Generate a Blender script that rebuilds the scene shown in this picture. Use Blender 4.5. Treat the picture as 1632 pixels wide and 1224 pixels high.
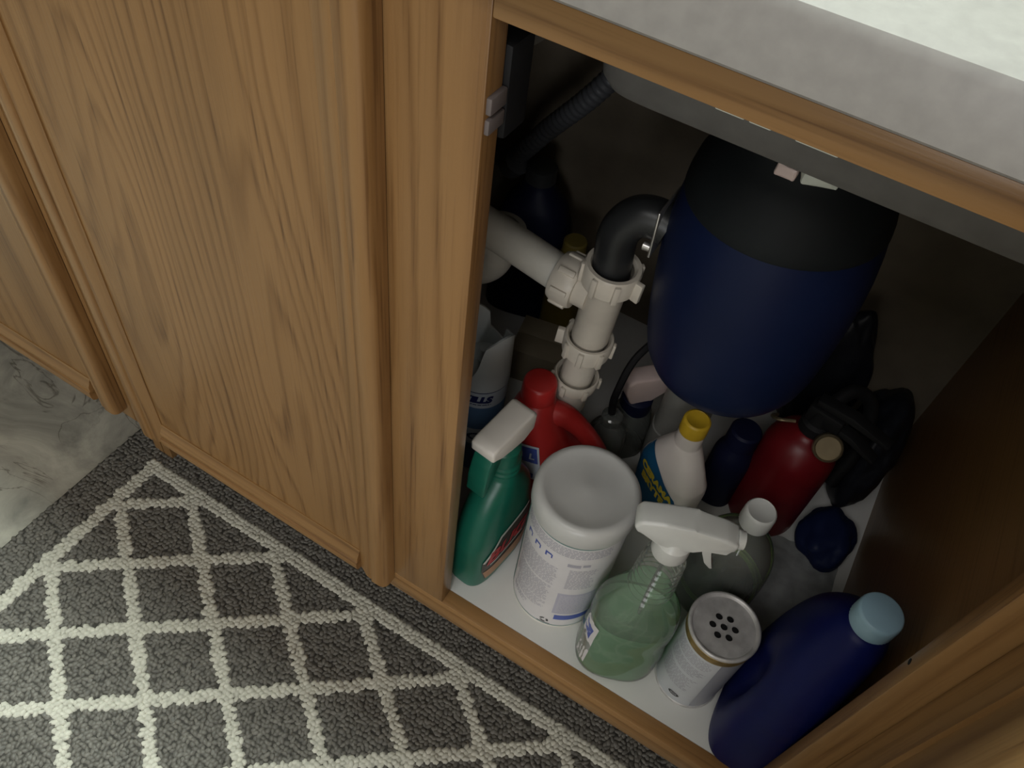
import bpy, bmesh, math, random
import numpy as np
from mathutils import Vector, Matrix, noise

for o in list(bpy.data.objects):
    bpy.data.objects.remove(o)
random.seed(4)
rng = np.random.default_rng(4)
scene = bpy.context.scene
COL = scene.collection
ZF = 0.146            # height of the cabinet floor above the kitchen floor

# ------------------------------------------------------------------ camera
cam_d = bpy.data.cameras.new('camera')
cam = bpy.data.objects.new('camera', cam_d)
COL.objects.link(cam)
cam_d.sensor_width = 36.0
cam_d.lens = 1295.96 / 1632 * 36.0
cam_d.clip_start = 0.02
ex = Vector((0.85179908, 0.5137253, 0.10258969))       # image right, in world axes
ey = Vector((0.45795125, -0.63510258, -0.62203325))    # image down
ez = Vector((-0.25439924, 0.57682843, -0.77624094))    # view direction
m = Matrix((ex, -ey, -ez)).transposed().to_4x4()
m.translation = Vector((0.19734, -0.34830, 0.91638 + ZF))
cam.matrix_world = m
scene.camera = cam

# ------------------------------------------------------------------ light
w = bpy.data.worlds.new('room_ambient')
scene.world = w
w.use_nodes = True
bg = w.node_tree.nodes['Background']
bg.inputs[0].default_value = (1.0, 0.97, 0.94, 1)
bg.inputs[1].default_value = 0.05


def area_light(name, loc, sx, sy, watts, col, rot=(0, 0, 0)):
    d = bpy.data.lights.new(name, 'AREA')
    d.shape = 'RECTANGLE'
    d.size, d.size_y = sx, sy
    d.energy = watts
    d.color = col
    o = bpy.data.objects.new(name, d)
    COL.objects.link(o)
    o.location = loc
    o.rotation_euler = rot


# lamp over the sink: lights the worktop and throws the counter's shadow on the rug
area_light('sink_lamp', (-0.75, 0.27, 2.42), 0.34, 0.34, 70, (0.88, 1.0, 0.93))
# kitchen ceiling panel
area_light('room_lamp', (0.1, -1.6, 2.42), 1.2, 0.6, 16, (1.0, 0.98, 0.96))
# daylight from the window in the wall behind the viewer
area_light('window_daylight', (1.05, -2.57, 1.05), 1.2, 1.3, 20, (0.97, 0.985, 1.0), (math.pi / 2, 0, 0))
scene.view_settings.view_transform = 'Standard'
scene.view_settings.look = 'None'
scene.view_settings.exposure = 0.0
scene.view_settings.gamma = 1.0
scene.view_settings.use_curve_mapping = False


# ------------------------------------------------------------------ materials
def new_mat(name):
    mt = bpy.data.materials.new(name)
    mt.use_nodes = True
    nt = mt.node_tree
    return mt, nt, nt.nodes['Principled BSDF']


def N(nt, t, **kw):
    n = nt.nodes.new(t)
    for k, v in kw.items():
        setattr(n, k, v)
    return n


def ramp(nt, fac, stops):
    r = N(nt, 'ShaderNodeValToRGB')
    while len(r.color_ramp.elements) < len(stops):
        r.color_ramp.elements.new(0.5)
    for e, (p, c) in zip(r.color_ramp.elements, stops):
        e.position = p
        e.color = (*c, 1)
    nt.links.new(fac, r.inputs[0])
    return r


def plain(name, col, rough=0.4, spec=0.5, metal=0.0, var=0.06, vscale=30, bump=0.0, bscale=200, trans=0.0):
    """a colour with a little procedural mottling and optional relief"""
    mt, nt, b = new_mat(name)
    tc = N(nt, 'ShaderNodeTexCoord')
    nz = N(nt, 'ShaderNodeTexNoise')
    nz.inputs['Scale'].default_value = vscale
    nz.inputs['Detail'].default_value = 4
    nt.links.new(tc.outputs['Object'], nz.inputs['Vector'])
    lo_ = tuple(c * (1 - var) for c in col)
    hi_ = tuple(min(1, c * (1 + var)) for c in col)
    r = ramp(nt, nz.outputs['Fac'], [(0.3, lo_), (0.7, hi_)])
    nt.links.new(r.outputs[0], b.inputs['Base Color'])
    b.inputs['Roughness'].default_value = rough
    b.inputs['Specular IOR Level'].default_value = spec
    b.inputs['Metallic'].default_value = metal
    b.inputs['Transmission Weight'].default_value = trans
    if bump:
        n2 = N(nt, 'ShaderNodeTexNoise')
        n2.inputs['Scale'].default_value = bscale
        nt.links.new(tc.outputs['Object'], n2.inputs['Vector'])
        bp = N(nt, 'ShaderNodeBump')
        bp.inputs['Strength'].default_value = bump
        bp.inputs['Distance'].default_value = 0.002
        nt.links.new(n2.outputs['Fac'], bp.inputs['Height'])
        nt.links.new(bp.outputs[0], b.inputs['Normal'])
    return mt


def oak(name, axis='Z', dark=1.0, seed=0.0, rings=26.0, rough=0.36, warp=0.24, tone=1.0):
    mt, nt, b = new_mat(name)
    L = nt.links.new
    tc = N(nt, 'ShaderNodeTexCoord')
    mp = N(nt, 'ShaderNodeMapping')
    L(tc.outputs['Object'], mp.inputs[0])
    if axis == 'X':
        mp.inputs['Rotation'].default_value = (0, math.pi / 2, 0)
    if axis == 'Y':
        mp.inputs['Rotation'].default_value = (math.pi / 2, 0, 0)
    mp.inputs['Location'].default_value = (seed, seed * 0.7, seed * 0.3)
    # slow warp, stretched along the grain
    m1 = N(nt, 'ShaderNodeMapping')
    m1.inputs['Scale'].default_value = (5.5, 1.0, 0.85)
    L(mp.outputs[0], m1.inputs[0])
    n1 = N(nt, 'ShaderNodeTexNoise')
    n1.inputs['Scale'].default_value = 1.5
    n1.inputs['Detail'].default_value = 1.5
    n1.inputs['Roughness'].default_value = 0.35
    L(m1.outputs[0], n1.inputs['Vector'])
    sx = N(nt, 'ShaderNodeSeparateXYZ')
    L(mp.outputs[0], sx.inputs[0])
    # small ripple so that the lines are not ruled
    m4 = N(nt, 'ShaderNodeMapping')
    m4.inputs['Scale'].default_value = (60, 60, 9)
    L(mp.outputs[0], m4.inputs[0])
    n4 = N(nt, 'ShaderNodeTexNoise')
    n4.inputs['Scale'].default_value = 1.0
    n4.inputs['Detail'].default_value = 2.0
    L(m4.outputs[0], n4.inputs['Vector'])
    a0 = N(nt, 'ShaderNodeMath', operation='MULTIPLY_ADD')
    L(n4.outputs['Fac'], a0.inputs[0])
    a0.inputs[1].default_value = 0.010
    L(sx.outputs[0], a0.inputs[2])
    a1 = N(nt, 'ShaderNodeMath', operation='MULTIPLY_ADD')
    L(n1.outputs['Fac'], a1.inputs[0])
    a1.inputs[1].default_value = warp
    L(a0.outputs[0], a1.inputs[2])
    a2 = N(nt, 'ShaderNodeMath', operation='MULTIPLY')
    L(a1.outputs[0], a2.inputs[0])
    a2.inputs[1].default_value = rings
    fr = N(nt, 'ShaderNodeMath', operation='FRACT')
    L(a2.outputs[0], fr.inputs[0])
    k = dark * 0.92
    base = ramp(nt, fr.outputs[0], [(0.0, (0.250 * k, 0.131 * k, 0.048 * k)), (0.22, (0.343 * k, 0.192 * k, 0.077 * k)),
                                   (0.70, (0.332 * k, 0.184 * k, 0.073 * k)), (1.0, (0.255 * k, 0.134 * k, 0.050 * k))])
    # pores: short dark dashes along the grain
    m2 = N(nt, 'ShaderNodeMapping')
    m2.inputs['Scale'].default_value = (330, 330, 7)
    L(mp.outputs[0], m2.inputs[0])
    n2 = N(nt, 'ShaderNodeTexNoise')
    n2.inputs['Scale'].default_value = 1.0
    n2.inputs['Detail'].default_value = 2.0
    L(m2.outputs[0], n2.inputs['Vector'])
    r2 = ramp(nt, n2.outputs['Fac'], [(0.30, (0.60, 0.54, 0.48)), (0.46, (1, 1, 1)), (0.8, (1.06, 1.05, 1.02))])
    # pores crowd along the dark ring lines
    pg = ramp(nt, fr.outputs[0], [(0.0, (1, 1, 1)), (0.30, (0.35, 0.35, 0.35)), (0.65, (0.25, 0.25, 0.25)), (1.0, (1, 1, 1))])
    n3 = N(nt, 'ShaderNodeTexNoise')
    n3.inputs['Scale'].default_value = 2.2
    L(m1.outputs[0], n3.inputs['Vector'])
    r3 = ramp(nt, n3.outputs['Fac'], [(0.3, (0.86, 0.83, 0.78)), (0.7, (1.10, 1.06, 1.0))])
    mx = N(nt, 'ShaderNodeMix', data_type='RGBA', blend_type='MULTIPLY')
    L(pg.outputs[0], mx.inputs[0])
    L(base.outputs[0], mx.inputs[6])
    L(r2.outputs[0], mx.inputs[7])
    mx2 = N(nt, 'ShaderNodeMix', data_type='RGBA', blend_type='MULTIPLY')
    mx2.inputs[0].default_value = 0.8 * tone
    L(mx.outputs[2], mx2.inputs[6])
    L(r3.outputs[0], mx2.inputs[7])
    L(mx2.outputs[2], b.inputs['Base Color'])
    b.inputs['Roughness'].default_value = rough
    b.inputs['Specular IOR Level'].default_value = 0.45
    bp = N(nt, 'ShaderNodeBump')
    bp.inputs['Strength'].default_value = 0.22
    bp.inputs['Distance'].default_value = 0.0010
    L(n2.outputs['Fac'], bp.inputs['Height'])
    L(bp.outputs[0], b.inputs['Normal'])
    return mt


def clear_plastic(name, tint, gloss_rough=0.06, milk=0.15):
    """thin clear wall: transparent film with a Fresnel gloss"""
    mt, nt, b = new_mat(name)
    nt.nodes.remove(b)
    L = nt.links.new
    out = nt.nodes['Material Output']
    tr = N(nt, 'ShaderNodeBsdfTransparent')
    tr.inputs[0].default_value = (*tint, 1)
    gl = N(nt, 'ShaderNodeBsdfGlossy')
    gl.inputs['Roughness'].default_value = gloss_rough
    df = N(nt, 'ShaderNodeBsdfDiffuse')
    nz = N(nt, 'ShaderNodeTexNoise')
    nz.inputs['Scale'].default_value = 25
    tc = N(nt, 'ShaderNodeTexCoord')
    L(tc.outputs['Object'], nz.inputs['Vector'])
    rr = ramp(nt, nz.outputs['Fac'], [(0.35, (0.45, 0.5, 0.46)), (0.65, (0.6, 0.64, 0.6))])
    L(rr.outputs[0], df.inputs[0])
    m0 = N(nt, 'ShaderNodeMixShader')
    m0.inputs[0].default_value = milk
    L(tr.outputs[0], m0.inputs[1])
    L(df.outputs[0], m0.inputs[2])
    fr = N(nt, 'ShaderNodeFresnel')
    fr.inputs['IOR'].default_value = 1.5
    mxs = N(nt, 'ShaderNodeMixShader')
    L(fr.outputs[0], mxs.inputs[0])
    L(m0.outputs[0], mxs.inputs[1])
    L(gl.outputs[0], mxs.inputs[2])
    L(mxs.outputs[0], out.inputs[0])
    return mt


def liquid(name, col, milk=0.35):
    mt, nt, b = new_mat(name)
    nt.nodes.remove(b)
    L = nt.links.new
    out = nt.nodes['Material Output']
    tr = N(nt, 'ShaderNodeBsdfTransparent')
    tr.inputs[0].default_value = (*[c ** 0.45 for c in col], 1)
    df = N(nt, 'ShaderNodeBsdfDiffuse')
    tl = N(nt, 'ShaderNodeBsdfTranslucent')
    nz = N(nt, 'ShaderNodeTexNoise')
    nz.inputs['Scale'].default_value = 18
    tc = N(nt, 'ShaderNodeTexCoord')
    L(tc.outputs['Object'], nz.inputs['Vector'])
    rr = ramp(nt, nz.outputs['Fac'], [(0.3, tuple(c * 0.85 for c in col)), (0.7, tuple(min(1, c * 1.15) for c in col))])
    L(rr.outputs[0], df.inputs[0])
    L(rr.outputs[0], tl.inputs[0])
    ma = N(nt, 'ShaderNodeMixShader')
    ma.inputs[0].default_value = 0.5
    L(df.outputs[0], ma.inputs[1])
    L(tl.outputs[0], ma.inputs[2])
    mb = N(nt, 'ShaderNodeMixShader')
    mb.inputs[0].default_value = milk
    L(tr.outputs[0], mb.inputs[1])
    L(ma.outputs[0], mb.inputs[2])
    gl = N(nt, 'ShaderNodeBsdfGlossy')
    gl.inputs['Roughness'].default_value = 0.05
    fr = N(nt, 'ShaderNodeFresnel')
    fr.inputs['IOR'].default_value = 1.2
    mc = N(nt, 'ShaderNodeMixShader')
    L(fr.outputs[0], mc.inputs[0])
    L(mb.outputs[0], mc.inputs[1])
    L(gl.outputs[0], mc.inputs[2])
    L(mc.outputs[0], out.inputs[0])
    return mt


M = {}
M['oak_v'] = oak('oak_grain_upright', 'Z', seed=0.31, rings=60, warp=0.05)
M['oak_v2'] = oak('oak_grain_upright_stile', 'Z', seed=2.13, rings=36, warp=0.16)
M['oak_panel'] = oak('oak_veneer_panel', 'Z', seed=1.37, rings=58, warp=0.30)
M['oak_panel2'] = oak('oak_veneer_panel_plain', 'Z', seed=5.1, rings=24, warp=0.12, dark=0.9)
M['oak_h'] = oak('oak_grain_level', 'X', seed=0.9, rings=50, warp=0.05)
M['oak_side'] = oak('oak_cabinet_side', 'Y', seed=3.3, rings=8, dark=0.85, warp=0.05)
M['dark_wood'] = plain('dark_brown_board', (0.10, 0.055, 0.025), 0.6, var=0.15)  # even dark brown board for the toe kicks
M['white_board'] = plain('white_melamine', (0.72, 0.72, 0.70), 0.38, var=0.03, vscale=14)
M['back_board'] = plain('tan_hardboard', (0.17, 0.14, 0.10), 0.7, var=0.1)
M['laminate'] = plain('speckled_laminate', (0.33, 0.315, 0.30), 0.4, var=0.07, vscale=120)
M['steel'] = plain('brushed_sink_metal', (0.125, 0.122, 0.116), 0.65, spec=0.25, var=0.1, vscale=60)
M['chrome'] = plain('zinc_hardware', (0.62, 0.60, 0.58), 0.28, metal=0.9, var=0.1)
M['pvc'] = plain('cream_pvc', (0.60, 0.55, 0.47), 0.38, var=0.06, vscale=40)
M['pvc_white'] = plain('aged_white_pvc', (0.55, 0.53, 0.47), 0.42, var=0.07, vscale=40)
M['black_rubber'] = plain('black_rubber', (0.018, 0.019, 0.02), 0.36, var=0.2)
M['black_matt'] = plain('black_matt', (0.009, 0.009, 0.010), 0.6, spec=0.25, var=0.2)
M['navy_enamel'] = plain('navy_enamel', (0.006, 0.012, 0.045), 0.45, spec=0.2, var=0.08, vscale=12)
M['black_enamel'] = plain('black_enamel', (0.010, 0.0125, 0.014), 0.62, spec=0.2, var=0.1)
M['lid_white'] = plain('milky_lid_plastic', (0.54, 0.54, 0.525), 0.34, var=0.03)
M['can_white'] = plain('white_bottle_plastic', (0.74, 0.71, 0.65), 0.36, var=0.03)
M['label_paper'] = plain('lilac_white_label', (0.68, 0.66, 0.67), 0.42, var=0.04)
M['ink_grey'] = plain('grey_violet_ink', (0.40, 0.39, 0.45), 0.5)
M['ink_blue'] = plain('blue_ink', (0.07, 0.11, 0.40), 0.45)
M['ink_black'] = plain('black_ink', (0.05, 0.05, 0.05), 0.5)
M['ink_teal'] = plain('teal_ink', (0.05, 0.20, 0.19), 0.45)
M['ink_lilac'] = plain('lilac_ink', (0.47, 0.46, 0.55), 0.5)
M['green_plastic'] = plain('bottle_green_plastic', (0.008, 0.115, 0.075), 0.33, var=0.08)
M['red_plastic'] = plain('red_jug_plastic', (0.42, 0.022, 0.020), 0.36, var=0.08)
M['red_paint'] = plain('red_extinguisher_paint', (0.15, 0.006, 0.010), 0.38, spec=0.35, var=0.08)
M['label_dark'] = plain('dark_label', (0.045, 0.042, 0.035), 0.4)
M['label_tan'] = plain('tan_label', (0.42, 0.23, 0.13), 0.5)
M['label_silver'] = plain('silver_stripe', (0.55, 0.58, 0.53), 0.35)
M['ink_red'] = plain('red_ink', (0.42, 0.035, 0.04), 0.45)
M['sprayer_white'] = plain('white_sprayer_plastic', (0.74, 0.70, 0.64), 0.35, var=0.03)
M['sprayer_clear'] = plain('frosted_sprayer_plastic', (0.66, 0.67, 0.65), 0.3, var=0.04)
M['aero_white'] = plain('white_cap_plastic', (0.62, 0.66, 0.67), 0.34, var=0.03)
M['aero_blue'] = plain('blue_can_paint', (0.10, 0.19, 0.34), 0.35)
M['aero_label'] = plain('pale_can_label', (0.58, 0.64, 0.70), 0.4)
M['ink_navy'] = plain('navy_ink', (0.02, 0.03, 0.13), 0.45)
M['cream_plastic'] = plain('cream_bottle_plastic', (0.80, 0.74, 0.70), 0.36, var=0.03)
M['yellow_cap'] = plain('yellow_cap_plastic', (0.66, 0.43, 0.03), 0.38)
M['label_blue'] = plain('ocean_blue_label', (0.012, 0.10, 0.22), 0.36)
M['ink_yellow'] = plain('yellow_ink', (0.62, 0.47, 0.04), 0.45)
M['blue_jug'] = plain('royal_blue_plastic', (0.004, 0.008, 0.080), 0.45, spec=0.2, var=0.08)
M['blue_cap'] = plain('powder_blue_plastic', (0.31, 0.48, 0.60), 0.38)
M['tin'] = plain('dull_tin', (0.60, 0.59, 0.59), 0.42, metal=0.4, var=0.25, vscale=55)
M['brass_rim'] = plain('tarnished_gold_rim', (0.34, 0.24, 0.09), 0.4, metal=0.6, var=0.35, vscale=90)
M['can_label'] = plain('silver_grey_can_label', (0.64, 0.67, 0.72), 0.4, var=0.05)
M['can_label2'] = plain('slate_can_label', (0.33, 0.34, 0.39), 0.4, var=0.05)
M['white_cap'] = plain('white_screw_cap', (0.70, 0.71, 0.69), 0.36, var=0.03)
M['pink_plastic'] = plain('pale_pink_plastic', (0.72, 0.58, 0.55), 0.36)
M['navy_plastic'] = plain('dark_navy_plastic', (0.006, 0.008, 0.03), 0.5, spec=0.2)
M['grey_bottle'] = plain('cloudy_grey_plastic', (0.24, 0.24, 0.22), 0.38)
M['clear'] = clear_plastic('clear_bottle_wall', (0.93, 0.96, 0.93), milk=0.17)
M['clear_green'] = clear_plastic('green_glass_wall', (0.92, 0.98, 0.88), milk=0.27)
M['clear_grey'] = clear_plastic('smoky_bottle_wall', (0.75, 0.71, 0.71))
M['green_liquid'] = liquid('pale_green_cleaner', (0.50, 0.95, 0.56), 0.68)
M['brown_liquid'] = liquid('brown_liquid', (0.16, 0.09, 0.05), 0.55)
M['lime_liquid'] = liquid('lime_film', (0.50, 0.70, 0.16), 0.85)
M['bag_black'] = plain('black_bag_film', (0.010, 0.011, 0.016), 0.45, spec=0.3, var=0.2)
M['bag_blue'] = plain('blue_bag_film', (0.008, 0.015, 0.06), 0.5, spec=0.25)
M['card'] = plain('brown_cardboard', (0.30, 0.25, 0.17), 0.8, var=0.08)
M['catch_grey'] = plain('dull_pinkish_metal', (0.15, 0.125, 0.12), 0.5)
M['hose_grey'] = plain('grey_hose', (0.07, 0.073, 0.08), 0.5)
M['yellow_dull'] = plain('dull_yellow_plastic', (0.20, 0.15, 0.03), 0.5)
M['brass'] = plain('aged_brass', (0.26, 0.21, 0.13), 0.36, metal=0.7, var=0.15)
M['dark_grey'] = plain('charcoal_plastic', (0.03, 0.032, 0.034), 0.42)
M['putty'] = plain('white_putty', (0.62, 0.66, 0.60), 0.6, bump=0.4)
M['rug_back'] = plain('charcoal_rug_backing', (0.055, 0.052, 0.047), 0.95, spec=0.1, var=0.25, vscale=220, bump=0.6)


# ------------------------------------------------------------------ mesh helpers
def obj(name, bm, mat, parent=None, loc=None, smooth=35, rot=None):
    me = bpy.data.meshes.new(name)
    if isinstance(bm, bpy.types.Mesh):
        me = bm
    else:
        bm.to_mesh(me)
        bm.free()
    if smooth:
        me.shade_smooth()
        me.set_sharp_from_angle(angle=math.radians(smooth))
    if mat is not None:
        me.materials.append(M[mat] if isinstance(mat, str) else mat)
    o = bpy.data.objects.new(name, me)
    COL.objects.link(o)
    if parent is not None:
        o.parent = parent
    if loc is not None:
        o.location = loc
    if rot is not None:
        o.rotation_euler = rot
    return o


def thing(name, label, cat, loc=(0, 0, 0), rz=0.0, group=None):
    o = bpy.data.objects.new(name, None)
    o.empty_display_size = 0.05
    COL.objects.link(o)
    o.location = loc
    o.rotation_euler = (0, 0, rz)
    o['label'] = label
    o['category'] = cat
    if group:
        o['group'] = group
    return o


def tag(o, label, cat, group=None):
    o['label'] = label
    o['category'] = cat
    if group:
        o['group'] = group
    return o


def B():
    return bmesh.new()


def box(bm, x0, x1, y0, y1, z0, z1, bev=0.0, seg=2):
    r = bmesh.ops.create_cube(bm, size=1.0)
    vs = r['verts']
    for v in vs:
        v.co.x = x0 + (v.co.x + 0.5) * (x1 - x0)
        v.co.y = y0 + (v.co.y + 0.5) * (y1 - y0)
        v.co.z = z0 + (v.co.z + 0.5) * (z1 - z0)
    if bev:
        es = list({e for v in vs for e in v.link_edges})
        bmesh.ops.bevel(bm, geom=es, offset=bev, segments=seg, affect='EDGES', profile=0.5)
    return bm


def rings(bm, rows, close=True, cap0=True, cap1=True):
    """skin between rows of points"""
    vr = [[bm.verts.new(p) for p in row] for row in rows]
    n = len(rows[0])
    for a, b in zip(vr[:-1], vr[1:]):
        for i in range(n if close else n - 1):
            j = (i + 1) % n
            bm.faces.new((a[i], a[j], b[j], b[i]))
    if cap0:
        bm.faces.new(list(reversed(vr[0])))
    if cap1:
        bm.faces.new(vr[-1])
    return vr


def lathe(bm, prof, seg=48, c=(0, 0), cap0=True, cap1=True):
    rows = []
    for r, z in prof:
        r = max(r, 1e-5)
        rows.append([(c[0] + r * math.cos(2 * math.pi * i / seg), c[1] + r * math.sin(2 * math.pi * i / seg), z) for i in range(seg)])
    rings(bm, rows, True, cap0, cap1)
    return bm


def smooth_rows(keys, n):
    """monotone-ish interpolation of key rows (z first)"""
    k = np.array(keys, float)
    t = np.arange(len(k))
    tt = np.linspace(0, len(k) - 1, n)
    out = np.zeros((n, k.shape[1]))
    for c in range(k.shape[1]):
        y = k[:, c]
        d = np.diff(y)
        mm = np.zeros(len(y))
        for i in range(1, len(y) - 1):
            mm[i] = 0 if d[i - 1] * d[i] <= 0 else 2 * d[i - 1] * d[i] / (d[i - 1] + d[i])
        mm[0], mm[-1] = d[0], d[-1]
        i = np.clip(tt.astype(int), 0, len(y) - 2)
        u = tt - i
        out[:, c] = ((2 * u**3 - 3 * u**2 + 1) * y[i] + (u**3 - 2 * u**2 + u) * mm[i] +
                     (-2 * u**3 + 3 * u**2) * y[i + 1] + (u**3 - u**2) * mm[i + 1])
    return out


def section(z, a, b, n, ox=0.0, oy=0.0, seg=48):
    """superellipse ring; exponent 2 is an ellipse, larger is boxier"""
    pts = []
    for i in range(seg):
        t = 2 * math.pi * i / seg
        c, s = math.cos(t), math.sin(t)
        pts.append((ox + a * math.copysign(abs(c) ** (2 / n), c), oy + b * math.copysign(abs(s) ** (2 / n), s), z))
    return pts


def loft(bm, keys, n=40, seg=48, cap0=True, cap1=True, smooth=True):
    rows = smooth_rows(keys, n) if smooth else keys
    rings(bm, [section(*r, seg=seg) for r in rows], True, cap0, cap1)
    return bm


def tube(bm, path, r, seg=20, cap=True, res=8):
    pts = [Vector(p) for p in path]
    if res and len(pts) > 2:
        fine = []
        ext = [pts[0] * 2 - pts[1]] + pts + [pts[-1] * 2 - pts[-2]]
        for i in range(1, len(ext) - 2):
            p0, p1, p2, p3 = ext[i - 1:i + 3]
            for k in range(res):
                t = k / res
                fine.append(0.5 * ((2 * p1) + (p2 - p0) * t + (2 * p0 - 5 * p1 + 4 * p2 - p3) * t * t + (3 * p1 - p0 - 3 * p2 + p3) * t**3))
        fine.append(pts[-1])
        pts = fine
    rows = []
    up = None
    for i, p in enumerate(pts):
        d = (pts[min(i + 1, len(pts) - 1)] - pts[max(i - 1, 0)]).normalized()
        if up is None:
            up = d.orthogonal().normalized()
        up = (up - d * up.dot(d)).normalized()
        s = d.cross(up)
        rr = r(i / (len(pts) - 1)) if callable(r) else r
        rows.append([tuple(p + up * rr * math.cos(2 * math.pi * k / seg) + s * rr * math.sin(2 * math.pi * k / seg)) for k in range(seg)])
    rings(bm, rows, True, cap, cap)
    return bm


def prism(bm, pts, w0, w1, bev=0.0, seg=2):
    """outline in the XZ plane, from y=w0 to y=w1, edges rounded"""
    a = [bm.verts.new((x, w0, z)) for x, z in pts]
    b = [bm.verts.new((x, w1, z)) for x, z in pts]
    fs = [bm.faces.new(a), bm.faces.new(list(reversed(b)))]
    n = len(pts)
    for i in range(n):
        fs.append(bm.faces.new((a[(i + 1) % n], a[i], b[i], b[(i + 1) % n])))
    if bev:
        es = list({e for f in fs for e in f.edges})
        bmesh.ops.bevel(bm, geom=es, offset=bev, segments=seg, affect='EDGES', profile=0.5, clamp_overlap=True)
    bmesh.ops.recalc_face_normals(bm, faces=bm.faces)
    return bm


def wrap_rect(bm, r, u0, u1, z0, z1, a0, thick=0.0):
    """patch on an upright cylinder; u is arc length from azimuth a0"""
    k = max(1, int(abs(u1 - u0) / 0.004))
    lo_, hi_ = [], []
    for i in range(k + 1):
        a = a0 + (u0 + (u1 - u0) * i / k) / r
        lo_.append(bm.verts.new((r * math.cos(a), r * math.sin(a), z0)))
        hi_.append(bm.verts.new((r * math.cos(a), r * math.sin(a), z1)))
    for i in range(k):
        bm.faces.new((lo_[i], lo_[i + 1], hi_[i + 1], hi_[i]))


def text_mesh(s, size, shear=0.0, bold=0.0, align='CENTER'):
    c = bpy.data.curves.new('text', 'FONT')
    c.body = s
    c.size = size
    c.shear = shear
    c.offset = bold
    c.align_x = align
    c.resolution_u = 3
    o = bpy.data.objects.new('text', c)
    COL.objects.link(o)
    dg = bpy.context.evaluated_depsgraph_get()
    me = bpy.data.meshes.new_from_object(o.evaluated_get(dg))
    bpy.data.objects.remove(o)
    bpy.data.curves.remove(c)
    return me


def wrap_text(bm, s, size, r, u, z, a0, shear=0.0, bold=0.0):
    me = text_mesh(s, size, shear, bold)
    t = B()
    t.from_mesh(me)
    bpy.data.meshes.remove(me)
    mp = {}
    for v in t.verts:
        a = a0 + (u + v.co.x) / r
        mp[v.index] = bm.verts.new((r * math.cos(a), r * math.sin(a), z + v.co.y))
    for f in t.faces:
        try:
            bm.faces.new([mp[v.index] for v in f.verts])
        except ValueError:
            pass
    t.free()


def join_copy(bm, src, mat4):
    mp = [bm.verts.new(mat4 @ v.co) for v in src.verts]
    src.verts.index_update()
    for f in src.faces:
        bm.faces.new([mp[v.index] for v in f.verts])


# ------------------------------------------------------------------ floor
def floor_material():
    mt, nt, b = new_mat('stone_vinyl')
    L = nt.links.new
    tc = N(nt, 'ShaderNodeTexCoord')
    n1 = N(nt, 'ShaderNodeTexNoise')
    n1.inputs['Scale'].default_value = 7
    n1.inputs['Detail'].default_value = 8
    n1.inputs['Roughness'].default_value = 0.65
    n1.inputs['Distortion'].default_value = 0.9
    L(tc.outputs['Object'], n1.inputs['Vector'])
    base = ramp(nt, n1.outputs['Fac'], [(0.34, (0.17, 0.166, 0.145)), (0.5, (0.32, 0.305, 0.26)), (0.64, (0.45, 0.43, 0.365))])
    mp = N(nt, 'ShaderNodeMapping')
    mp.inputs['Scale'].default_value = (1.0, 2.0, 1)
    mp.inputs['Rotation'].default_value = (0, 0, 0.5)
    L(tc.outputs['Object'], mp.inputs[0])
    n2 = N(nt, 'ShaderNodeTexNoise')
    n2.inputs['Scale'].default_value = 5.5
    n2.inputs['Detail'].default_value = 6
    n2.inputs['Distortion'].default_value = 1.6
    L(mp.outputs[0], n2.inputs['Vector'])
    ab = N(nt, 'ShaderNodeMath', operation='SUBTRACT')
    L(n2.outputs['Fac'], ab.inputs[0])
    ab.inputs[1].default_value = 0.5
    ab2 = N(nt, 'ShaderNodeMath', operation='ABSOLUTE')
    L(ab.outputs[0], ab2.inputs[0])
    vein = ramp(nt, ab2.outputs[0], [(0.0, (0.42, 0.40, 0.38)), (0.012, (1, 1, 1))])
    n3 = N(nt, 'ShaderNodeTexNoise')
    n3.inputs['Scale'].default_value = 9
    L(tc.outputs['Object'], n3.inputs['Vector'])
    gate = ramp(nt, n3.outputs['Fac'], [(0.40, (0, 0, 0)), (0.50, (1, 1, 1))])
    mx = N(nt, 'ShaderNodeMix', data_type='RGBA', blend_type='MULTIPLY')
    L(gate.outputs[0], mx.inputs[0])
    L(base.outputs[0], mx.inputs[6])
    L(vein.outputs[0], mx.inputs[7])
    L(mx.outputs[2], b.inputs['Base Color'])
    b.inputs['Roughness'].default_value = 0.5
    bp = N(nt, 'ShaderNodeBump')
    bp.inputs['Strength'].default_value = 0.25
    bp.inputs['Distance'].default_value = 0.003
    L(n1.outputs['Fac'], bp.inputs['Height'])
    L(bp.outputs[0], b.inputs['Normal'])
    return mt


bm = B()
box(bm, -3.2, 2.6, -3.2, 0.64, -0.05, 0.0)
fl = obj('floor', bm, floor_material(), smooth=0)
fl['kind'] = 'structure'
fl['label'] = 'grey stone-look vinyl floor'

# ------------------------------------------------------------------ the kitchen around it
M['wall_paint'] = plain('wall_paint', (0.42, 0.39, 0.35), 0.8, var=0.03, vscale=6)
M['ceiling_paint'] = plain('ceiling_paint', (0.72, 0.71, 0.69), 0.9, var=0.02, vscale=6)


def shell(name, dims, mat):
    b_ = B()
    box(b_, *dims)
    o_ = obj(name, b_, mat, smooth=0)
    o_['kind'] = 'structure'
    return o_


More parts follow.
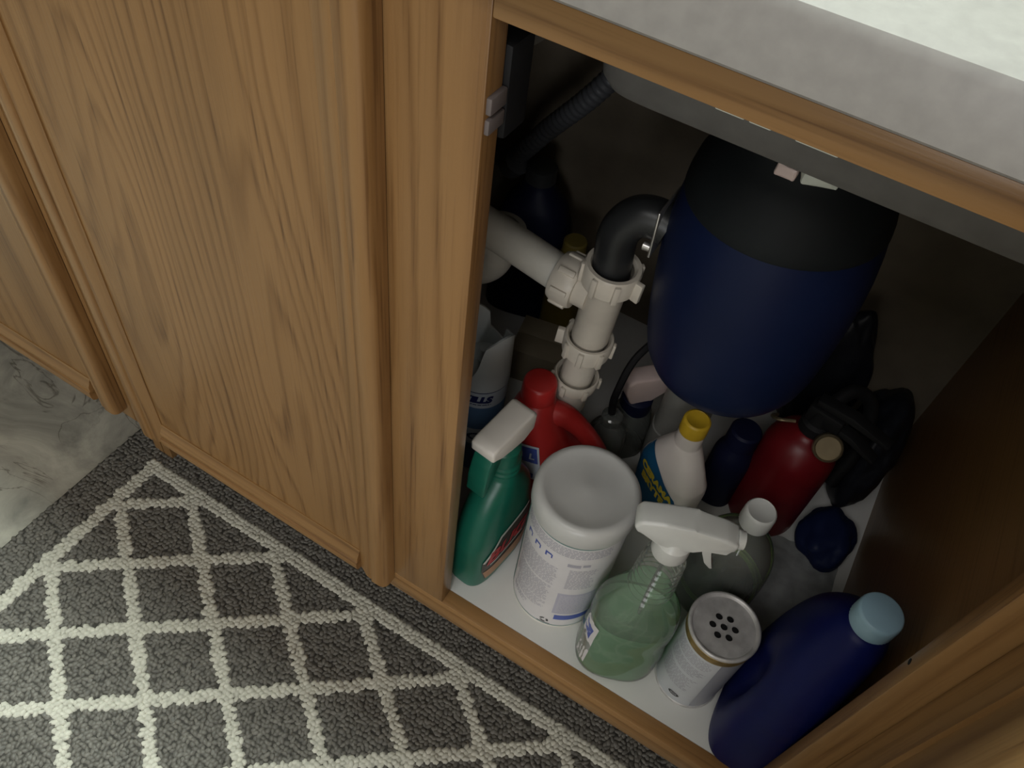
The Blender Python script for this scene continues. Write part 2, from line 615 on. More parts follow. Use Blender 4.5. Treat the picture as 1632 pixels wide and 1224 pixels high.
shell('wall_back', (-2.6, 2.3, 0.64, 0.74, 0.0, 2.45), 'wall_paint')
shell('wall_front', (-2.6, 2.3, -2.7, -2.6, 0.0, 2.45), 'wall_paint')
shell('wall_left', (-2.7, -2.6, -2.7, 0.74, 0.0, 2.45), 'wall_paint')
shell('wall_right', (2.3, 2.4, -2.7, 0.74, 0.0, 2.45), 'wall_paint')
shell('ceiling', (-2.7, 2.4, -2.7, 0.74, 2.45, 2.55), 'ceiling_paint')

# ------------------------------------------------------------------ sink cabinet
FB = ZF - 0.040       # underside of the face frame
FT = 0.878            # underside of the countertop (top of the frame)
OT = ZF + 0.712       # top of the opening
XR = 0.386            # right side of the opening
XL = -0.475           # left side of the hidden left opening
sc = thing('sink_cabinet', 'golden oak sink base cabinet, one door closed and one door swung open', 'cabinet', (0, 0, 0))


def part(name, dims, mat, parent=sc, bev=0.0012, seg=2, smooth=35):
    b_ = B()
    box(b_, *dims, bev=bev, seg=seg)
    return obj(name, b_, mat, parent, smooth=smooth)


part('center_stile', (-0.088, 0.0, 0.0, 0.019, ZF, FT), 'oak_v2')
part('side_stile', (XR, 0.432, 0.0, 0.019, FB, FT), 'oak_v')
part('side_stile', (-0.505, XL, 0.0, 0.019, FB, FT), 'oak_v')
part('top_rail', (0.0, XR, 0.0, 0.019, OT, FT), 'oak_h')
part('top_rail', (XL, -0.088, 0.0, 0.019, OT, FT), 'oak_h')
part('bottom_rail', (XL, XR, 0.0, 0.019, FB, ZF - 0.0002), 'oak_h')
part('cabinet_floor', (-0.487, 0.412, 0.019, 0.56, ZF - 0.016, ZF), 'white_board', bev=0)
part('side_panel', (0.412, 0.428, 0.019, 0.565, 0.0, FT), 'oak_side', bev=0)
part('side_panel', (-0.503, -0.487, 0.019, 0.565, 0.0, FT), 'oak_side', bev=0)
part('back_panel', (-0.487, 0.412, 0.56, 0.566, ZF - 0.016, FT), 'back_board', bev=0)
part('toe_kick', (-0.503, 0.428, 0.076, 0.092, 0.0, ZF - 0.016), 'dark_wood', bev=0)
# small screw hole in the right stile's inner edge and a chip at the foot of the centre stile
bm = B()
bmesh.ops.create_cone(bm, cap_ends=True, segments=14, radius1=0.0026, radius2=0.0026, depth=0.0006,
                      matrix=Matrix.Translation((XR - 0.0001, 0.0135, ZF + 0.361)) @ Matrix.Rotation(math.pi / 2, 4, 'Y'))
obj('screw_hole', bm, 'black_matt', sc, smooth=0)
# pinned catch on the centre stile's inner side
bm = B()
box(bm, -0.016, 0.004, 0.0195, 0.046, ZF + 0.630, ZF + 0.690, bev=0.003)
hg = obj('door_catch', bm, 'black_matt', sc)
bm = B()
box(bm, -0.001, 0.0035, 0.002, 0.0195, ZF + 0.655, ZF + 0.666, bev=0.0012)
obj('catch_plate', bm, 'catch_grey', hg)
bm = B()
box(bm, -0.001, 0.0030, 0.002, 0.0195, ZF + 0.642, ZF + 0.652, bev=0.0012)
obj('catch_plate', bm, 'catch_grey', hg)


def make_door(parent, w, h, pmat, fw=0.042):
    """frame-and-panel door, local origin at its lower left back corner, front at y=-0.019"""
    bm_ = B()
    box(bm_, fw - 0.006, w - fw + 0.006, -0.0095, -0.004, fw - 0.006, h - fw + 0.006)
    d = obj('door', bm_, pmat, parent, smooth=0)

    def member(name, mat, length, vertical, flip):
        # moulded cross-section swept along the member, rounded on the outside edge
        prof = [(0.0, 0.0), (0.0, -0.0105), (0.0012, -0.0145), (0.0042, -0.0178), (0.0085, -0.019), (0.0200, -0.019), (0.0208, -0.0182), (0.0216, -0.0166),
                (0.0235, -0.0170), (0.0290, -0.0166), (0.0385, -0.0118), (0.0405, -0.0112), (fw, -0.0108), (fw, 0.0)]
        bm2 = B()
        rws = []
        for s in (0.0, length):
            row = []
            for u, y in prof:
                uu = (w - u if vertical else h - u) if flip else u
                row.append((uu, y, s) if vertical else (s, y, uu))
            rws.append(row)
        rings(bm2, rws, True)
        bmesh.ops.recalc_face_normals(bm2, faces=bm2.faces)
        return bm2
    for flip in (False, True):
        obj('door_stile', member('s', 'oak_v', h, True, flip), 'oak_v', d, smooth=50)
        b2 = member('r', 'oak_h', w, False, flip)
        for v in b2.verts:      # rails stop against the stiles
            v.co.x = fw if v.co.x < w / 2 else w - fw
        obj('door_rail', b2, 'oak_h', d, smooth=50)
    return d


DH = 0.750
d1 = make_door(sc, 0.400, DH, 'oak_panel')
d1.location = (-0.468, -0.001, ZF - 0.012)
d2 = make_door(sc, 0.400, DH, 'oak_panel2')
d2.location = (0.410, -0.0015, ZF - 0.012)
d2.rotation_euler = (0, 0, math.radians(-97))
# flip so that its inner face looks at the opening
d2.scale = (1, -1, 1)

# ------------------------------------------------------------------ neighbouring cabinet
nc = thing('base_cabinet', 'golden oak base cabinet at the far left, door edge in shade', 'cabinet', (0, 0, 0))
part('side_stile', (-0.550, -0.5055, 0.0, 0.019, FB, FT), 'oak_v', nc)
part('side_stile', (-1.02, -0.98, 0.0, 0.019, FB, FT), 'oak_v', nc)
part('bottom_rail', (-0.98, -0.550, 0.0, 0.019, FB, ZF - 0.0002), 'oak_h', nc)
part('top_rail', (-0.98, -0.550, 0.0, 0.019, OT, FT), 'oak_h', nc)
part('side_panel', (-0.5215, -0.5055, 0.019, 0.565, 0.0, FT), 'oak_side', nc, bev=0)
part('side_panel', (-1.02, -1.004, 0.019, 0.565, 0.0, FT), 'oak_side', nc, bev=0)
part('toe_kick', (-1.004, -0.5215, 0.076, 0.092, 0.0, ZF - 0.02), 'dark_wood', nc, bev=0)
d3 = make_door(nc, 0.470, DH, 'oak_panel2')
d3.location = (-0.982, -0.001, ZF - 0.012)

# ------------------------------------------------------------------ countertop with the two sink cut-outs, and the sink
CT0, CT1 = ZF + 0.7474, ZF + 0.7834
bm = B()
yb = [-0.031, 0.075, 0.50, 0.60]
xb = [-1.05, -0.36, 0.345, 0.46]
for i in range(3):
    for j in range(3):
        if i == 1 and j == 1:
            continue
        x0, x1, y0, y1 = xb[i], xb[i + 1], yb[j], yb[j + 1]
        if j == 0:
            # front nose: rounded top edge with a slight bevel behind it
            pr = [(y1, CT0 + 0.0), (y0 + 0.002, CT0), (y0, CT0 + 0.002), (y0, CT1 - 0.006), (y0 + 0.0018, CT1 - 0.0018), (y0 + 0.006, CT1), (0.0, CT1 + 0.0022), (0.004, CT1 + 0.0024), (y1, CT1 + 0.0024)]
            rings(bm, [[(xx, yy, zz) for yy, zz in pr] for xx in (x0, x1)], True)
        else:
            box(bm, x0, x1, y0, y1, CT0, CT1 + 0.0024)
bmesh.ops.remove_doubles(bm, verts=bm.verts, dist=1e-5)
bmesh.ops.recalc_face_normals(bm, faces=bm.faces)
tag(obj('countertop', bm, 'laminate', smooth=40), 'pale laminate countertop with a thick front edge above the open cabinet', 'countertop')

sk = thing('kitchen_sink', 'grey double-bowl sink underside behind the top rail', 'sink', (0, 0, CT1))


def bowl(cx, hw):
    b_ = B()
    keys = []
    z1 = 0.004
    for z, s in ((z1, 0.0), (-0.02, 0.0), (-0.11, 0.002), (-0.138, 0.005), (-0.147, 0.010), (-0.151, 0.020), (-0.152, 0.05)):
        keys.append((z, hw - s, 0.195 - s, 16.0, cx, 0.285))
    rings(b_, [section(*k, seg=64) for k in keys], True, True, False)
    bmesh.ops.recalc_face_normals(b_, faces=b_.faces)
    return b_


rb = obj('sink_bowl', bowl(0.176, 0.162), 'steel', sk)
lb = obj('sink_bowl', bowl(-0.18, 0.160), 'steel', sk)
bm = B()
for (x0, x1, y0, y1) in ((-0.375, 0.36, 0.06, 0.112), (-0.375, 0.36, 0.458, 0.515), (-0.375, -0.33, 0.112, 0.458), (0.322, 0.36, 0.112, 0.458), (-0.03, 0.022, 0.112, 0.458)):
    box(bm, x0, x1, y0, y1, 0.0026, 0.006, bev=0.001)
obj('sink_rim', bm, 'steel', sk)
for x, ww in ((0.118, 0.016), (0.136, 0.012), (0.160, 0.022)):
    bm = B()
    box(bm, x, x + ww, 0.0205, 0.031, -0.0838, -0.0800, bev=0.0010)
    box(bm, x + ww * 0.3, x + ww * 0.7, 0.0225, 0.029, -0.0805, -0.0365, bev=0.001)
    obj('sink_clip', bm, 'putty', sk)

# ------------------------------------------------------------------ garbage disposal
gd = thing('garbage_disposal', 'dark navy garbage disposal with a black upper shell hanging under the sink', 'garbage disposal', (0.172, 0.25, ZF))
gd.rotation_euler = (0, -0.040, 0)
bm = B()
lathe(bm, [(0.02, 0.302), (0.045, 0.303), (0.062, 0.307), (0.073, 0.316), (0.080, 0.331), (0.0840, 0.350), (0.0880, 0.385), (0.0902, 0.420), (0.0908, 0.445), (0.0902, 0.470), (0.0880, 0.495), (0.0850, 0.514)], 72)
obj('motor_housing', bm, 'navy_enamel', gd)
bm = B()
lathe(bm, [(0.0850, 0.5135), (0.0856, 0.516), (0.0845, 0.525), (0.0810, 0.540), (0.0745, 0.555), (0.067, 0.566), (0.060, 0.574), (0.057, 0.582), (0.056, 0.590)], 72)
ub = obj('upper_shell', bm, 'black_enamel', gd)
bm = B()
lathe(bm, [(0.050, 0.578), (0.062, 0.580), (0.066, 0.585), (0.066, 0.598), (0.062, 0.603), (0.050, 0.626), (0.045, 0.633)], 60)
mr = obj('mounting_ring', bm, 'black_rubber', gd)
for a, ln, mt in ((-91, 0.015, 'pink_plastic'), (-71, 0.027, 'putty'), (-47, 0.010, 'putty')):
    bm = B()
    t = math.radians(a)
    box(bm, -ln / 2, ln / 2, -0.006, 0.006, -0.0048, 0.0048, bev=0.0018)
    bmesh.ops.subdivide_edges(bm, edges=bm.edges, cuts=1)
    for v in bm.verts:
        v.co += noise.noise_vector(v.co * 130 + Vector((a, 0, 0))) * 0.0016
    obj('mounting_lug', bm, mt, mr, loc=(0.067 * math.cos(t), 0.067 * math.sin(t), 0.584), rot=(0, 0, t + math.pi / 2))
# metal flange and screw that hold the discharge elbow
bm = B()
box(bm, -0.0930, -0.0905, -0.040, 0.008, 0.434, 0.484, bev=0.0011)
fg = obj('discharge_flange', bm, 'chrome', gd, loc=(0, 0, 0))
bm = B()
bmesh.ops.create_cone(bm, cap_ends=True, segments=12, radius1=0.0045, radius2=0.0038, depth=0.007,
                      matrix=Matrix.Translation((-0.0965, -0.034, 0.441)) @ Matrix.Rotation(math.pi / 2, 4, 'Y'))
obj('flange_screw', bm, 'chrome', fg)
bm = B()
tube(bm, [(-0.086, -0.018, 0.459), (-0.098, -0.019, 0.462), (-0.112, -0.021, 0.460), (-0.1225, -0.0235, 0.450), (-0.1285, -0.025, 0.434), (-0.1290, -0.025, 0.410), (-0.1275, -0.025, 0.374)], 0.0192, seg=28)
obj('discharge_elbow', bm, 'black_rubber', gd)
bm = B()
tube(bm, [(0.05, 0.075, 0.33), (0.0, 0.10, 0.29), (-0.07, 0.09, 0.24), (-0.098, 0.05, 0.215), (-0.104, 0.02, 0.17), (-0.106, 0.03, 0.12)], 0.0048, seg=10)
obj('power_cord', bm, 'black_matt', gd)

# ------------------------------------------------------------------ drain pipe assembly
TX, TY = 0.033, 0.225
dp = thing('drain_pipe', 'cream plastic drain tee with slip nuts and a long side arm', 'pipe', (TX - 0.0225, TY, ZF))
dp.rotation_euler = (0, 0.05, 0)


def slip_nut(z0, z1, r, parent, lugs, c=(0, 0), name='slip_nut'):
    b_ = B()
    sg = 60
    prof = [(0.0205, z0), (r - 0.004, z0), (r - 0.001, z0 + 0.003), (r, z1 - 0.003), (r - 0.0015, z1), (0.0235, z1), (0.021, z1 - 0.004)]
    lathe(b_, prof, sg, c, False, False)
    o = obj(name, b_, 'pvc', parent, smooth=40)
    b_ = B()
    for a in lugs:
        t = math.radians(a)
        s = B()
        box(s, r - 0.002, r + (0.0075 if a in (-10, 140, -165) else 0.0026), -0.003, 0.003, z0 + 0.002, z1 - 0.002, bev=0.0010)
        join_copy(b_, s, Matrix.Rotation(t, 4, 'Z'))
        s.free()
    obj('nut_ribs', b_, 'pvc', o)
    return o


bm = B()
lathe(bm, [(0.0195, 0.285), (0.0205, 0.288), (0.0205, 0.360), (0.0235, 0.366), (0.0235, 0.374)], 48, cap0=False, cap1=False)
tee = obj('tee_body', bm, 'pvc', dp)
bm = B()
tube(bm, [(-0.012, 0, 0.346), (-0.034, 0, 0.346)], 0.0205, seg=40)
obj('tee_branch', bm, 'pvc', tee)
slip_nut(0.366, 0.393, 0.029, dp, (-150, -100, -55, -10, 40, 90, 140))
bm = B()
lathe(bm, [(0.0175, 0.205), (0.0185, 0.206), (0.0185, 0.300), (0.0175, 0.301)], 40)
obj('tail_tube', bm, 'pvc', dp)
slip_nut(0.262, 0.287, 0.0275, dp, (-165, -120, -80, -35, 15, 65, 110, 160))
slip_nut(0.204, 0.222, 0.0265, dp, (-150, -95, -40, 20, 80, 140))
bm = B()
lathe(bm, [(0.019, 0.165), (0.0205, 0.170), (0.0205, 0.206)], 36)
obj('trap_neck', bm, 'pvc_white', dp)
# side arm and its nut lie level, pointing to the left
b_ = B()
lathe(b_, [(0.0205, 0.0), (0.026, 0.0), (0.028, 0.004), (0.028, 0.020), (0.025, 0.026), (0.020, 0.026)], 40, cap0=False, cap1=False)
sn = obj('arm_nut', b_, 'pvc', dp, loc=(-0.027, 0, 0.346), rot=(0, -math.pi / 2, 0))
b_ = B()
for k in range(8):
    s = B()
    box(s, 0.026, 0.0300, -0.003, 0.003, 0.003, 0.021, bev=0.001)
    join_copy(b_, s, Matrix.Rotation(k * math.pi / 4 + 0.2, 4, 'Z'))
    s.free()
obj('nut_ribs', b_, 'pvc', sn)
bm = B()
tube(bm, [(-0.044, 0, 0.346), (-0.120, 0.0, 0.356), (-0.23, 0.0, 0.368)], 0.0195, seg=36, res=3)
obj('side_arm', bm, 'pvc_white', dp)

tp = thing('trap_bend', 'pale plastic drain bend below the level side arm', 'pipe', (-0.118, 0.262, ZF))
bm = B()
tube(bm, [(-0.105, 0.0, 0.340), (-0.10, 0, 0.295), (-0.080, 0, 0.268), (-0.050, 0, 0.256), (-0.020, 0, 0.266), (-0.001, 0, 0.290), (0.003, 0, 0.330)], 0.021, seg=30)
obj('bend_tube', bm, 'pvc_white', tp)
bm = B()
lathe(bm, [(0.021, 0.318), (0.028, 0.318), (0.0285, 0.336), (0.021, 0.338)], 36, c=(0.003, 0), cap0=False, cap1=False)
obj('bend_nut', bm, 'pvc_white', tp)

# ------------------------------------------------------------------ wipes canister
wc = thing('wipes_canister', 'large white wipes canister with fine-print label and a milky domed lid', 'canister', (0.104, 0.093, ZF))
WR = 0.0525
bm = B()
lathe(bm, [(0.040, 0.0), (0.049, 0.0005), (WR, 0.004), (WR, 0.202), (WR - 0.0006, 0.207), (0.050, 0.214)], 72)
obj('canister_body', bm, 'can_white', wc)
bm = B()
lathe(bm, [(0.0525, 0.203), (0.0546, 0.2035), (0.0553, 0.206), (0.0553, 0.219), (0.0545, 0.2255), (0.0520, 0.2300), (0.0480, 0.2318), (0.0450, 0.2314), (0.042, 0.2300), (0.030, 0.2288), (0.014, 0.2290), (0.007, 0.2299), (0.0035, 0.2303), (0.00001, 0.2304)], 80, cap1=False)
obj('canister_lid', bm, 'lid_white', wc, smooth=55)
A0 = math.radians(-84)
bm = B()
wrap_rect(bm, WR + 0.0002, -0.085, 0.085, 0.010, 0.1995, A0)
lbp = obj('label_sheet', bm, 'label_paper', wc)
bm = B()
RL = WR + 0.0004
wrap_rect(bm, RL, -0.085, 0.085, 0.1988, 0.2002, A0)
wrap_rect(bm, RL, -0.085, 0.085, 0.0095, 0.0108, A0)
wrap_rect(bm, RL, -0.085, -0.062, 0.0108, 0.1988, A0)
obj('label_border', bm, 'ink_teal', lbp)
bm = B()
random.seed(11)


def print_lines(bm, r, u0, u1, ztop, zbot, step, h, a0, ragged=0.25, gap=0.0014):
    z = ztop
    while z > zbot:
        u = u0
        end = u1 - random.random() * ragged * (u1 - u0)
        while u < end:
            wl = random.uniform(0.002, 0.006)
            wrap_rect(bm, r, u, min(u + wl, end), z - h, z, a0)
            u += wl + gap * random.uniform(0.5, 1.0)
        z -= step


print_lines(bm, RL, -0.058, 0.055, 0.195, 0.179, 0.0030, 0.0015, A0, 0.03)
print_lines(bm, RL, -0.056, 0.004, 0.148, 0.110, 0.0027, 0.0010, A0, 0.1)
print_lines(bm, RL, -0.054, 0.002, 0.104, 0.066, 0.0027, 0.0010, A0, 0.15)
print_lines(bm, RL, -0.050, 0.000, 0.062, 0.044, 0.0029, 0.0010, A0, 0.3)
print_lines(bm, RL, -0.052, -0.020, 0.038, 0.028, 0.0030, 0.0013, A0, 0.3)
print_lines(bm, RL, 0.014, 0.048, 0.152, 0.108, 0.0032, 0.0013, A0, 0.3)
obj('label_print', bm, 'ink_grey', lbp)['kind'] = 'stuff'
bm = B()
wrap_rect(bm, RL - 0.0001, 0.010, 0.056, 0.043, 0.095, A0)
pn = obj('label_panel', bm, 'ink_lilac', lbp)
bm = B()
print_lines(bm, RL + 0.0001, 0.013, 0.052, 0.090, 0.046, 0.0034, 0.0008, A0, 0.2)
obj('panel_print', bm, 'label_paper', pn)['kind'] = 'stuff'
bm = B()
wrap_rect(bm, RL, 0.014, 0.060, 0.027, 0.039, A0)
obj('label_bar', bm, 'ink_blue', lbp)
bm = B()
for u in (-0.044, -0.028, -0.012):      # little pictograms
    z = 0.165
    wrap_rect(bm, RL, u - 0.0045, u - 0.0025, z - 0.004, z + 0.005, A0)
    wrap_rect(bm, RL, u - 0.0025, u + 0.003, z + 0.002, z + 0.005, A0)
    wrap_rect(bm, RL, u + 0.003, u + 0.0045, z - 0.003, z + 0.004, A0)
obj('label_pictogram', bm, 'ink_blue', lbp)
bm = B()
wrap_rect(bm, RL, 0.010, 0.024, 0.159, 0.165, A0)
wrap_rect(bm, RL, 0.026, 0.034, 0.161, 0.166, A0)
obj('label_stamp', bm, 'ink_grey', lbp)
bm = B()
for k in range(3):                       # recycling arrows
    t0 = math.radians(90 + 120 * k)
    for s in range(3):
        t = t0 + math.radians(15 + 26 * s)
        u, z = 0.004 + 0.0042 * math.cos(t), 0.019 + 0.0042 * math.sin(t)
        wrap_rect(bm, RL, u - 0.0013, u + 0.0013, z - 0.0012, z + 0.0012, A0)
wrap_rect(bm, RL, -0.004, 0.012, 0.0118, 0.0128, A0)
obj('recycling_mark', bm, 'ink_black', lbp)


# ------------------------------------------------------------------ trigger sprayer heads (nozzle towards +X)
def sprayer(parent, z, shell, trig, collar, sc_=1.0, tilt=0.0, style=0):
    S = sc_
    if style == 0:
        pts = [(-0.040, 0.020), (-0.036, 0.012), (-0.012, 0.004), (-0.010, -0.004), (0.010, -0.004), (0.012, 0.004), (0.022, 0.006), (0.040, 0.012), (0.047, 0.013),
               (0.048, 0.024), (0.036, 0.029), (0.010, 0.033), (-0.015, 0.033), (-0.036, 0.029)]
        wd = 0.0115
    else:
        pts = [(-0.027, 0.008), (-0.012, 0.002), (0.010, 0.006), (0.022, 0.015), (0.037, 0.017), (0.038, 0.030), (0.030, 0.033), (-0.022, 0.035), (-0.028, 0.029)]
        wd = 0.0135
    b_ = B()
    prism(b_, [(x * S, zz * S) for x, zz in pts], -wd * S, wd * S, bev=(0.0042 if style == 0 else 0.0028) * S, seg=3)
    sh = obj('sprayer_shell', b_, shell, parent, loc=(0, 0, z), rot=(0, tilt, 0), smooth=45)
    b_ = B()
    lathe(b_, [(0.012 * S, -0.024 * S), (0.0155 * S, -0.024 * S), (0.0165 * S, -0.021 * S), (0.0160 * S, -0.004 * S), (0.0130 * S, 0.0), (0.0105 * S, 0.006 * S)], 36)
    obj('sprayer_collar', b_, collar, parent, loc=(0, 0, z))
    if style == 0:
        b_ = B()
        prism(b_, [(x * S, zz * S) for x, zz in [(0.020, 0.010), (0.030, 0.012), (0.031, -0.006), (0.035, -0.020), (0.041, -0.030), (0.038, -0.032), (0.031, -0.024), (0.025, -0.008)]], -0.005 * S, 0.005 * S, bev=0.0012 * S)
        b2 = B()
        lathe(b2, [(0.0075 * S, 0.0), (0.0085 * S, 0.001), (0.0080 * S, 0.006 * S), (0.003 * S, 0.0065 * S)], 20)
        obj('spray_nozzle', b2, shell, sh, loc=(0.0465 * S, 0, 0.0185 * S), rot=(0, math.pi / 2, 0))
    else:
        b_ = B()
        prism(b_, [(x * S, zz * S) for x, zz in [(0.016, 0.012), (0.034, 0.014), (0.038, 0.002), (0.040, -0.018), (0.042, -0.040), (0.037, -0.041), (0.031, -0.022), (0.022, -0.004)]], -0.0105 * S, 0.0105 * S, bev=0.002 * S)
    obj('trigger', b_, trig, sh, smooth=45)
    return sh


# green bug-killer bottle
gb = thing('spray_bottle', 'dark green trigger spray bottle with red-lettered dark label beside the oak stile', 'spray bottle', (0.009, 0.086, ZF), math.radians(-97))
bm = B()
loft(bm, [(0.0, 0.047, 0.022, 3.2, 0, 0), (0.003, 0.052, 0.0255, 3.4, 0, 0), (0.04, 0.0535, 0.0265, 3.4, 0, 0), (0.085, 0.0535, 0.0265, 3.2, 0, 0), (0.115, 0.0505, 0.0255, 2.9, -0.001, 0),
          (0.145, 0.0435, 0.0240, 2.6, -0.003, 0), (0.170, 0.0300, 0.0210, 2.2, -0.004, 0), (0.185, 0.0185, 0.0175, 2.0, -0.005, 0),
          (0.190, 0.0175, 0.0170, 2.0, -0.005, 0), (0.194, 0.0185, 0.018, 2.0, -0.005, 0), (0.198, 0.0172, 0.0168, 2, -0.005, 0), (0.203, 0.0183, 0.0178, 2, -0.005, 0),
          (0.208, 0.0170, 0.0166, 2, -0.005, 0), (0.214, 0.0175, 0.0172, 2, -0.005, 0), (0.219, 0.0165, 0.0162, 2, -0.005, 0)], n=90)
gbody = obj('bottle_body', bm, 'green_plastic', gb, smooth=60)


def bottle_patch(outline, off, half, bulge, n_exp, side=1, zc=0.0, res=14):
    """print on a broad face: outline in (x, z), wrapped to the superellipse section returned by half(z) = (a, b, ox)"""
    b_ = B()
    vs = [b_.verts.new((x, 0, z)) for x, z in outline]
    b_.faces.new(vs)
    bmesh.ops.triangulate(b_, faces=b_.faces)
    for _ in range(res):
        es = [e for e in b_.edges if e.calc_length() > 0.006]
        if not es:
            break
        bmesh.ops.subdivide_edges(b_, edges=es, cuts=1)
        bmesh.ops.triangulate(b_, faces=b_.faces)
    for v in b_.verts:
        a, bb, ox = half(v.co.z)
        q = min(0.999, abs((v.co.x - ox) / a))
        v.co.y = side * (bb * (1 - q ** n_exp) ** (1 / n_exp) + off)
    bmesh.ops.recalc_face_normals(b_, faces=b_.faces)
    return b_


def gb_half(z):
    t = np.array([0.0, 0.003, 0.04, 0.085, 0.115, 0.145, 0.17])
    return (float(np.interp(z, t, [0.047, 0.052, 0.0535, 0.0535, 0.0505, 0.0435, 0.030])), float(np.interp(z, t, [0.022, 0.0255, 0.0265, 0.0265, 0.0255, 0.024, 0.021])), 0.0)


# the label faces away from the stile: local +Y after the turn points to the wipes canister
lab = obj('label_sheet', bottle_patch([(-0.043, 0.014), (0.036, 0.014), (0.043, 0.040), (0.043, 0.060), (0.020, 0.098), (-0.034, 0.108), (-0.043, 0.098)], 0.0006, gb_half, 0, 3.4), 'label_dark', gbody)
obj('label_stripe', bottle_patch([(0.043, 0.061), (0.019, 0.100), (-0.034, 0.111), (-0.034, 0.106), (0.017, 0.094), (0.040, 0.058)], 0.0010, gb_half, 0, 3.4), 'label_silver', lab)
obj('label_foot', bottle_patch([(-0.040, 0.015), (0.035, 0.015), (0.041, 0.036), (-0.040, 0.044)], 0.0010, gb_half, 0, 3.4), 'label_tan', lab)


def flat_text(name, s, size, parent, mat, half, n_exp, off, cx, cz, slope=0.0, shear=0.0, bold=0.0006, flipx=-1, side=1):
    me = text_mesh(s, size, shear, bold)
    t = B()
    t.from_mesh(me)
    bpy.data.meshes.remove(me)
    bmesh.ops.triangulate(t, faces=t.faces)
    for v in t.verts:
        x, z = v.co.x, v.co.y
        X = cx + flipx * x
        Z = cz + z + slope * x
        a, bb, ox = half(Z)
        q = min(0.999, abs((X - ox) / a))
        v.co = Vector((X, side * (bb * (1 - q ** n_exp) ** (1 / n_exp) + off), Z))
    return obj(name, t, mat, parent, smooth=0)


flat_text('label_lettering', 'BUG', 0.034, lab, 'ink_red', gb_half, 3.4, 0.0012, 0.004, 0.056, slope=0.15, shear=0.2, bold=0.0014)
obj('label_underline', bottle_patch([(0.032, 0.049), (-0.026, 0.058), (-0.026, 0.0555), (0.032, 0.0465)], 0.0012, gb_half, 0, 3.4), 'label_silver', lab)
sprayer(gb, 0.240, 'sprayer_white', 'green_plastic', 'green_plastic', 1.08, style=1)

# clear bottle with green cleaner
cb = thing('spray_bottle', 'clear ribbed-neck trigger spray bottle holding pale green cleaner at the cabinet front', 'spray bottle', (0.200, 0.058, ZF), math.radians(20))
keys = [(0.0, 0.036, 0.026, 2.4, 0, 0), (0.004, 0.043, 0.032, 2.6, 0, 0), (0.020, 0.0465, 0.0345, 2.6, 0, 0), (0.055, 0.0465, 0.0345, 2.6, 0, 0), (0.085, 0.0440, 0.0330, 2.5, 0, 0),
        (0.110, 0.0455, 0.0335, 2.4, 0, 0), (0.135, 0.0440, 0.0320, 2.3, 0, 0), (0.158, 0.036, 0.028, 2.1, 0, 0), (0.176, 0.0275, 0.0245, 2, 0, 0)]
z = 0.180
for k in range(7):
    keys += [(z, 0.0245 - k * 0.0006, 0.0238 - k * 0.0006, 2, 0, 0), (z + 0.005, 0.0212 - k * 0.0006, 0.0206 - k * 0.0006, 2, 0, 0)]
    z += 0.0105
keys += [(z, 0.0170, 0.0170, 2, 0, 0), (0.262, 0.0145, 0.0145, 2, 0, 0)]
bm = B()
loft(bm, keys, n=150, cap1=False)
obj('bottle_body', bm, 'clear', cb, smooth=70)
bm = B()
lq = [(k[0] if k[0] > 0 else 0.0015, k[1] - 0.0012, k[2] - 0.0012, *k[3:]) for k in keys if k[0] < 0.115]
lq += [(0.118, 0.0435, 0.0318, 2.4, 0, 0)]
loft(bm, lq, n=40)
obj('green_cleaner', bm, 'green_liquid', cb, smooth=40)
bm = B()
tube(bm, [(0, 0, 0.262), (0.002, 0.0, 0.15), (0.012, 0.004, 0.03), (0.018, 0.006, 0.006)], 0.0020, seg=10)
obj('dip_tube', bm, 'clear', cb)


def cb_half(z):
    a = np.array(keys)
    return float(np.interp(z, a[:, 0], a[:, 1])), float(np.interp(z, a[:, 0], a[:, 2])), 0.0


lab = obj('label_sheet', bottle_patch([(-0.0455, 0.022), (-0.036, 0.022), (-0.034, 0.112), (-0.0450, 0.112)], 0.0006, cb_half, 0, 2.5, side=-1), 'label_paper', cb)
obj('label_block', bottle_patch([(-0.0450, 0.074), (-0.0395, 0.074), (-0.0380, 0.100), (-0.0445, 0.100)], 0.0010, cb_half, 0, 2.5, side=-1), 'ink_blue', lab)
sprayer(cb, 0.284, 'sprayer_clear', 'sprayer_clear', 'sprayer_clear', 1.05, style=0)

# ------------------------------------------------------------------ cleanser can
cc = thing('cleanser_can', 'grey powdered cleanser can with seven shaker holes in its metal lid', 'can', (0.284, 0.083, ZF))
CR = 0.0362
bm = B()
lathe(bm, [(0.030, 0.002), (CR - 0.001, 0.0022), (CR, 0.004), (CR, 0.1385), (CR - 0.0015, 0.140)], 64, cap1=False)
obj('can_body', bm, 'can_label', cc)
bm = B()
lathe(bm, [(0.030, 0.0015), (CR + 0.0008, 0.0), (CR + 0.0014, 0.0012), (CR + 0.0010, 0.0036), (CR - 0.001, 0.0044)], 64, cap1=False)
obj('bottom_rim', bm, 'tin', cc)
bm = B()
lathe(bm, [(CR - 0.001, 0.1290), (CR + 0.0004, 0.1295), (CR + 0.0008, 0.1310), (CR + 0.0008, 0.1405), (CR - 0.001, 0.142)], 64, cap0=False, cap1=False)
obj('top_band', bm, 'brass_rim', cc)
bm = B()
lathe(bm, [(CR - 0.0020, 0.1410), (CR + 0.0006, 0.1412), (CR + 0.0016, 0.1430), (CR + 0.0013, 0.1452), (CR - 0.0004, 0.1464), (CR - 0.0022, 0.1456), (CR - 0.0036, 0.1428)], 64, cap0=False, cap1=False)
rim = obj('top_rim', bm, 'tin', cc, smooth=60)
bm = B()
loops = [[(0, 0, CR - 0.0036, 0.1428, 64)]]
es = []


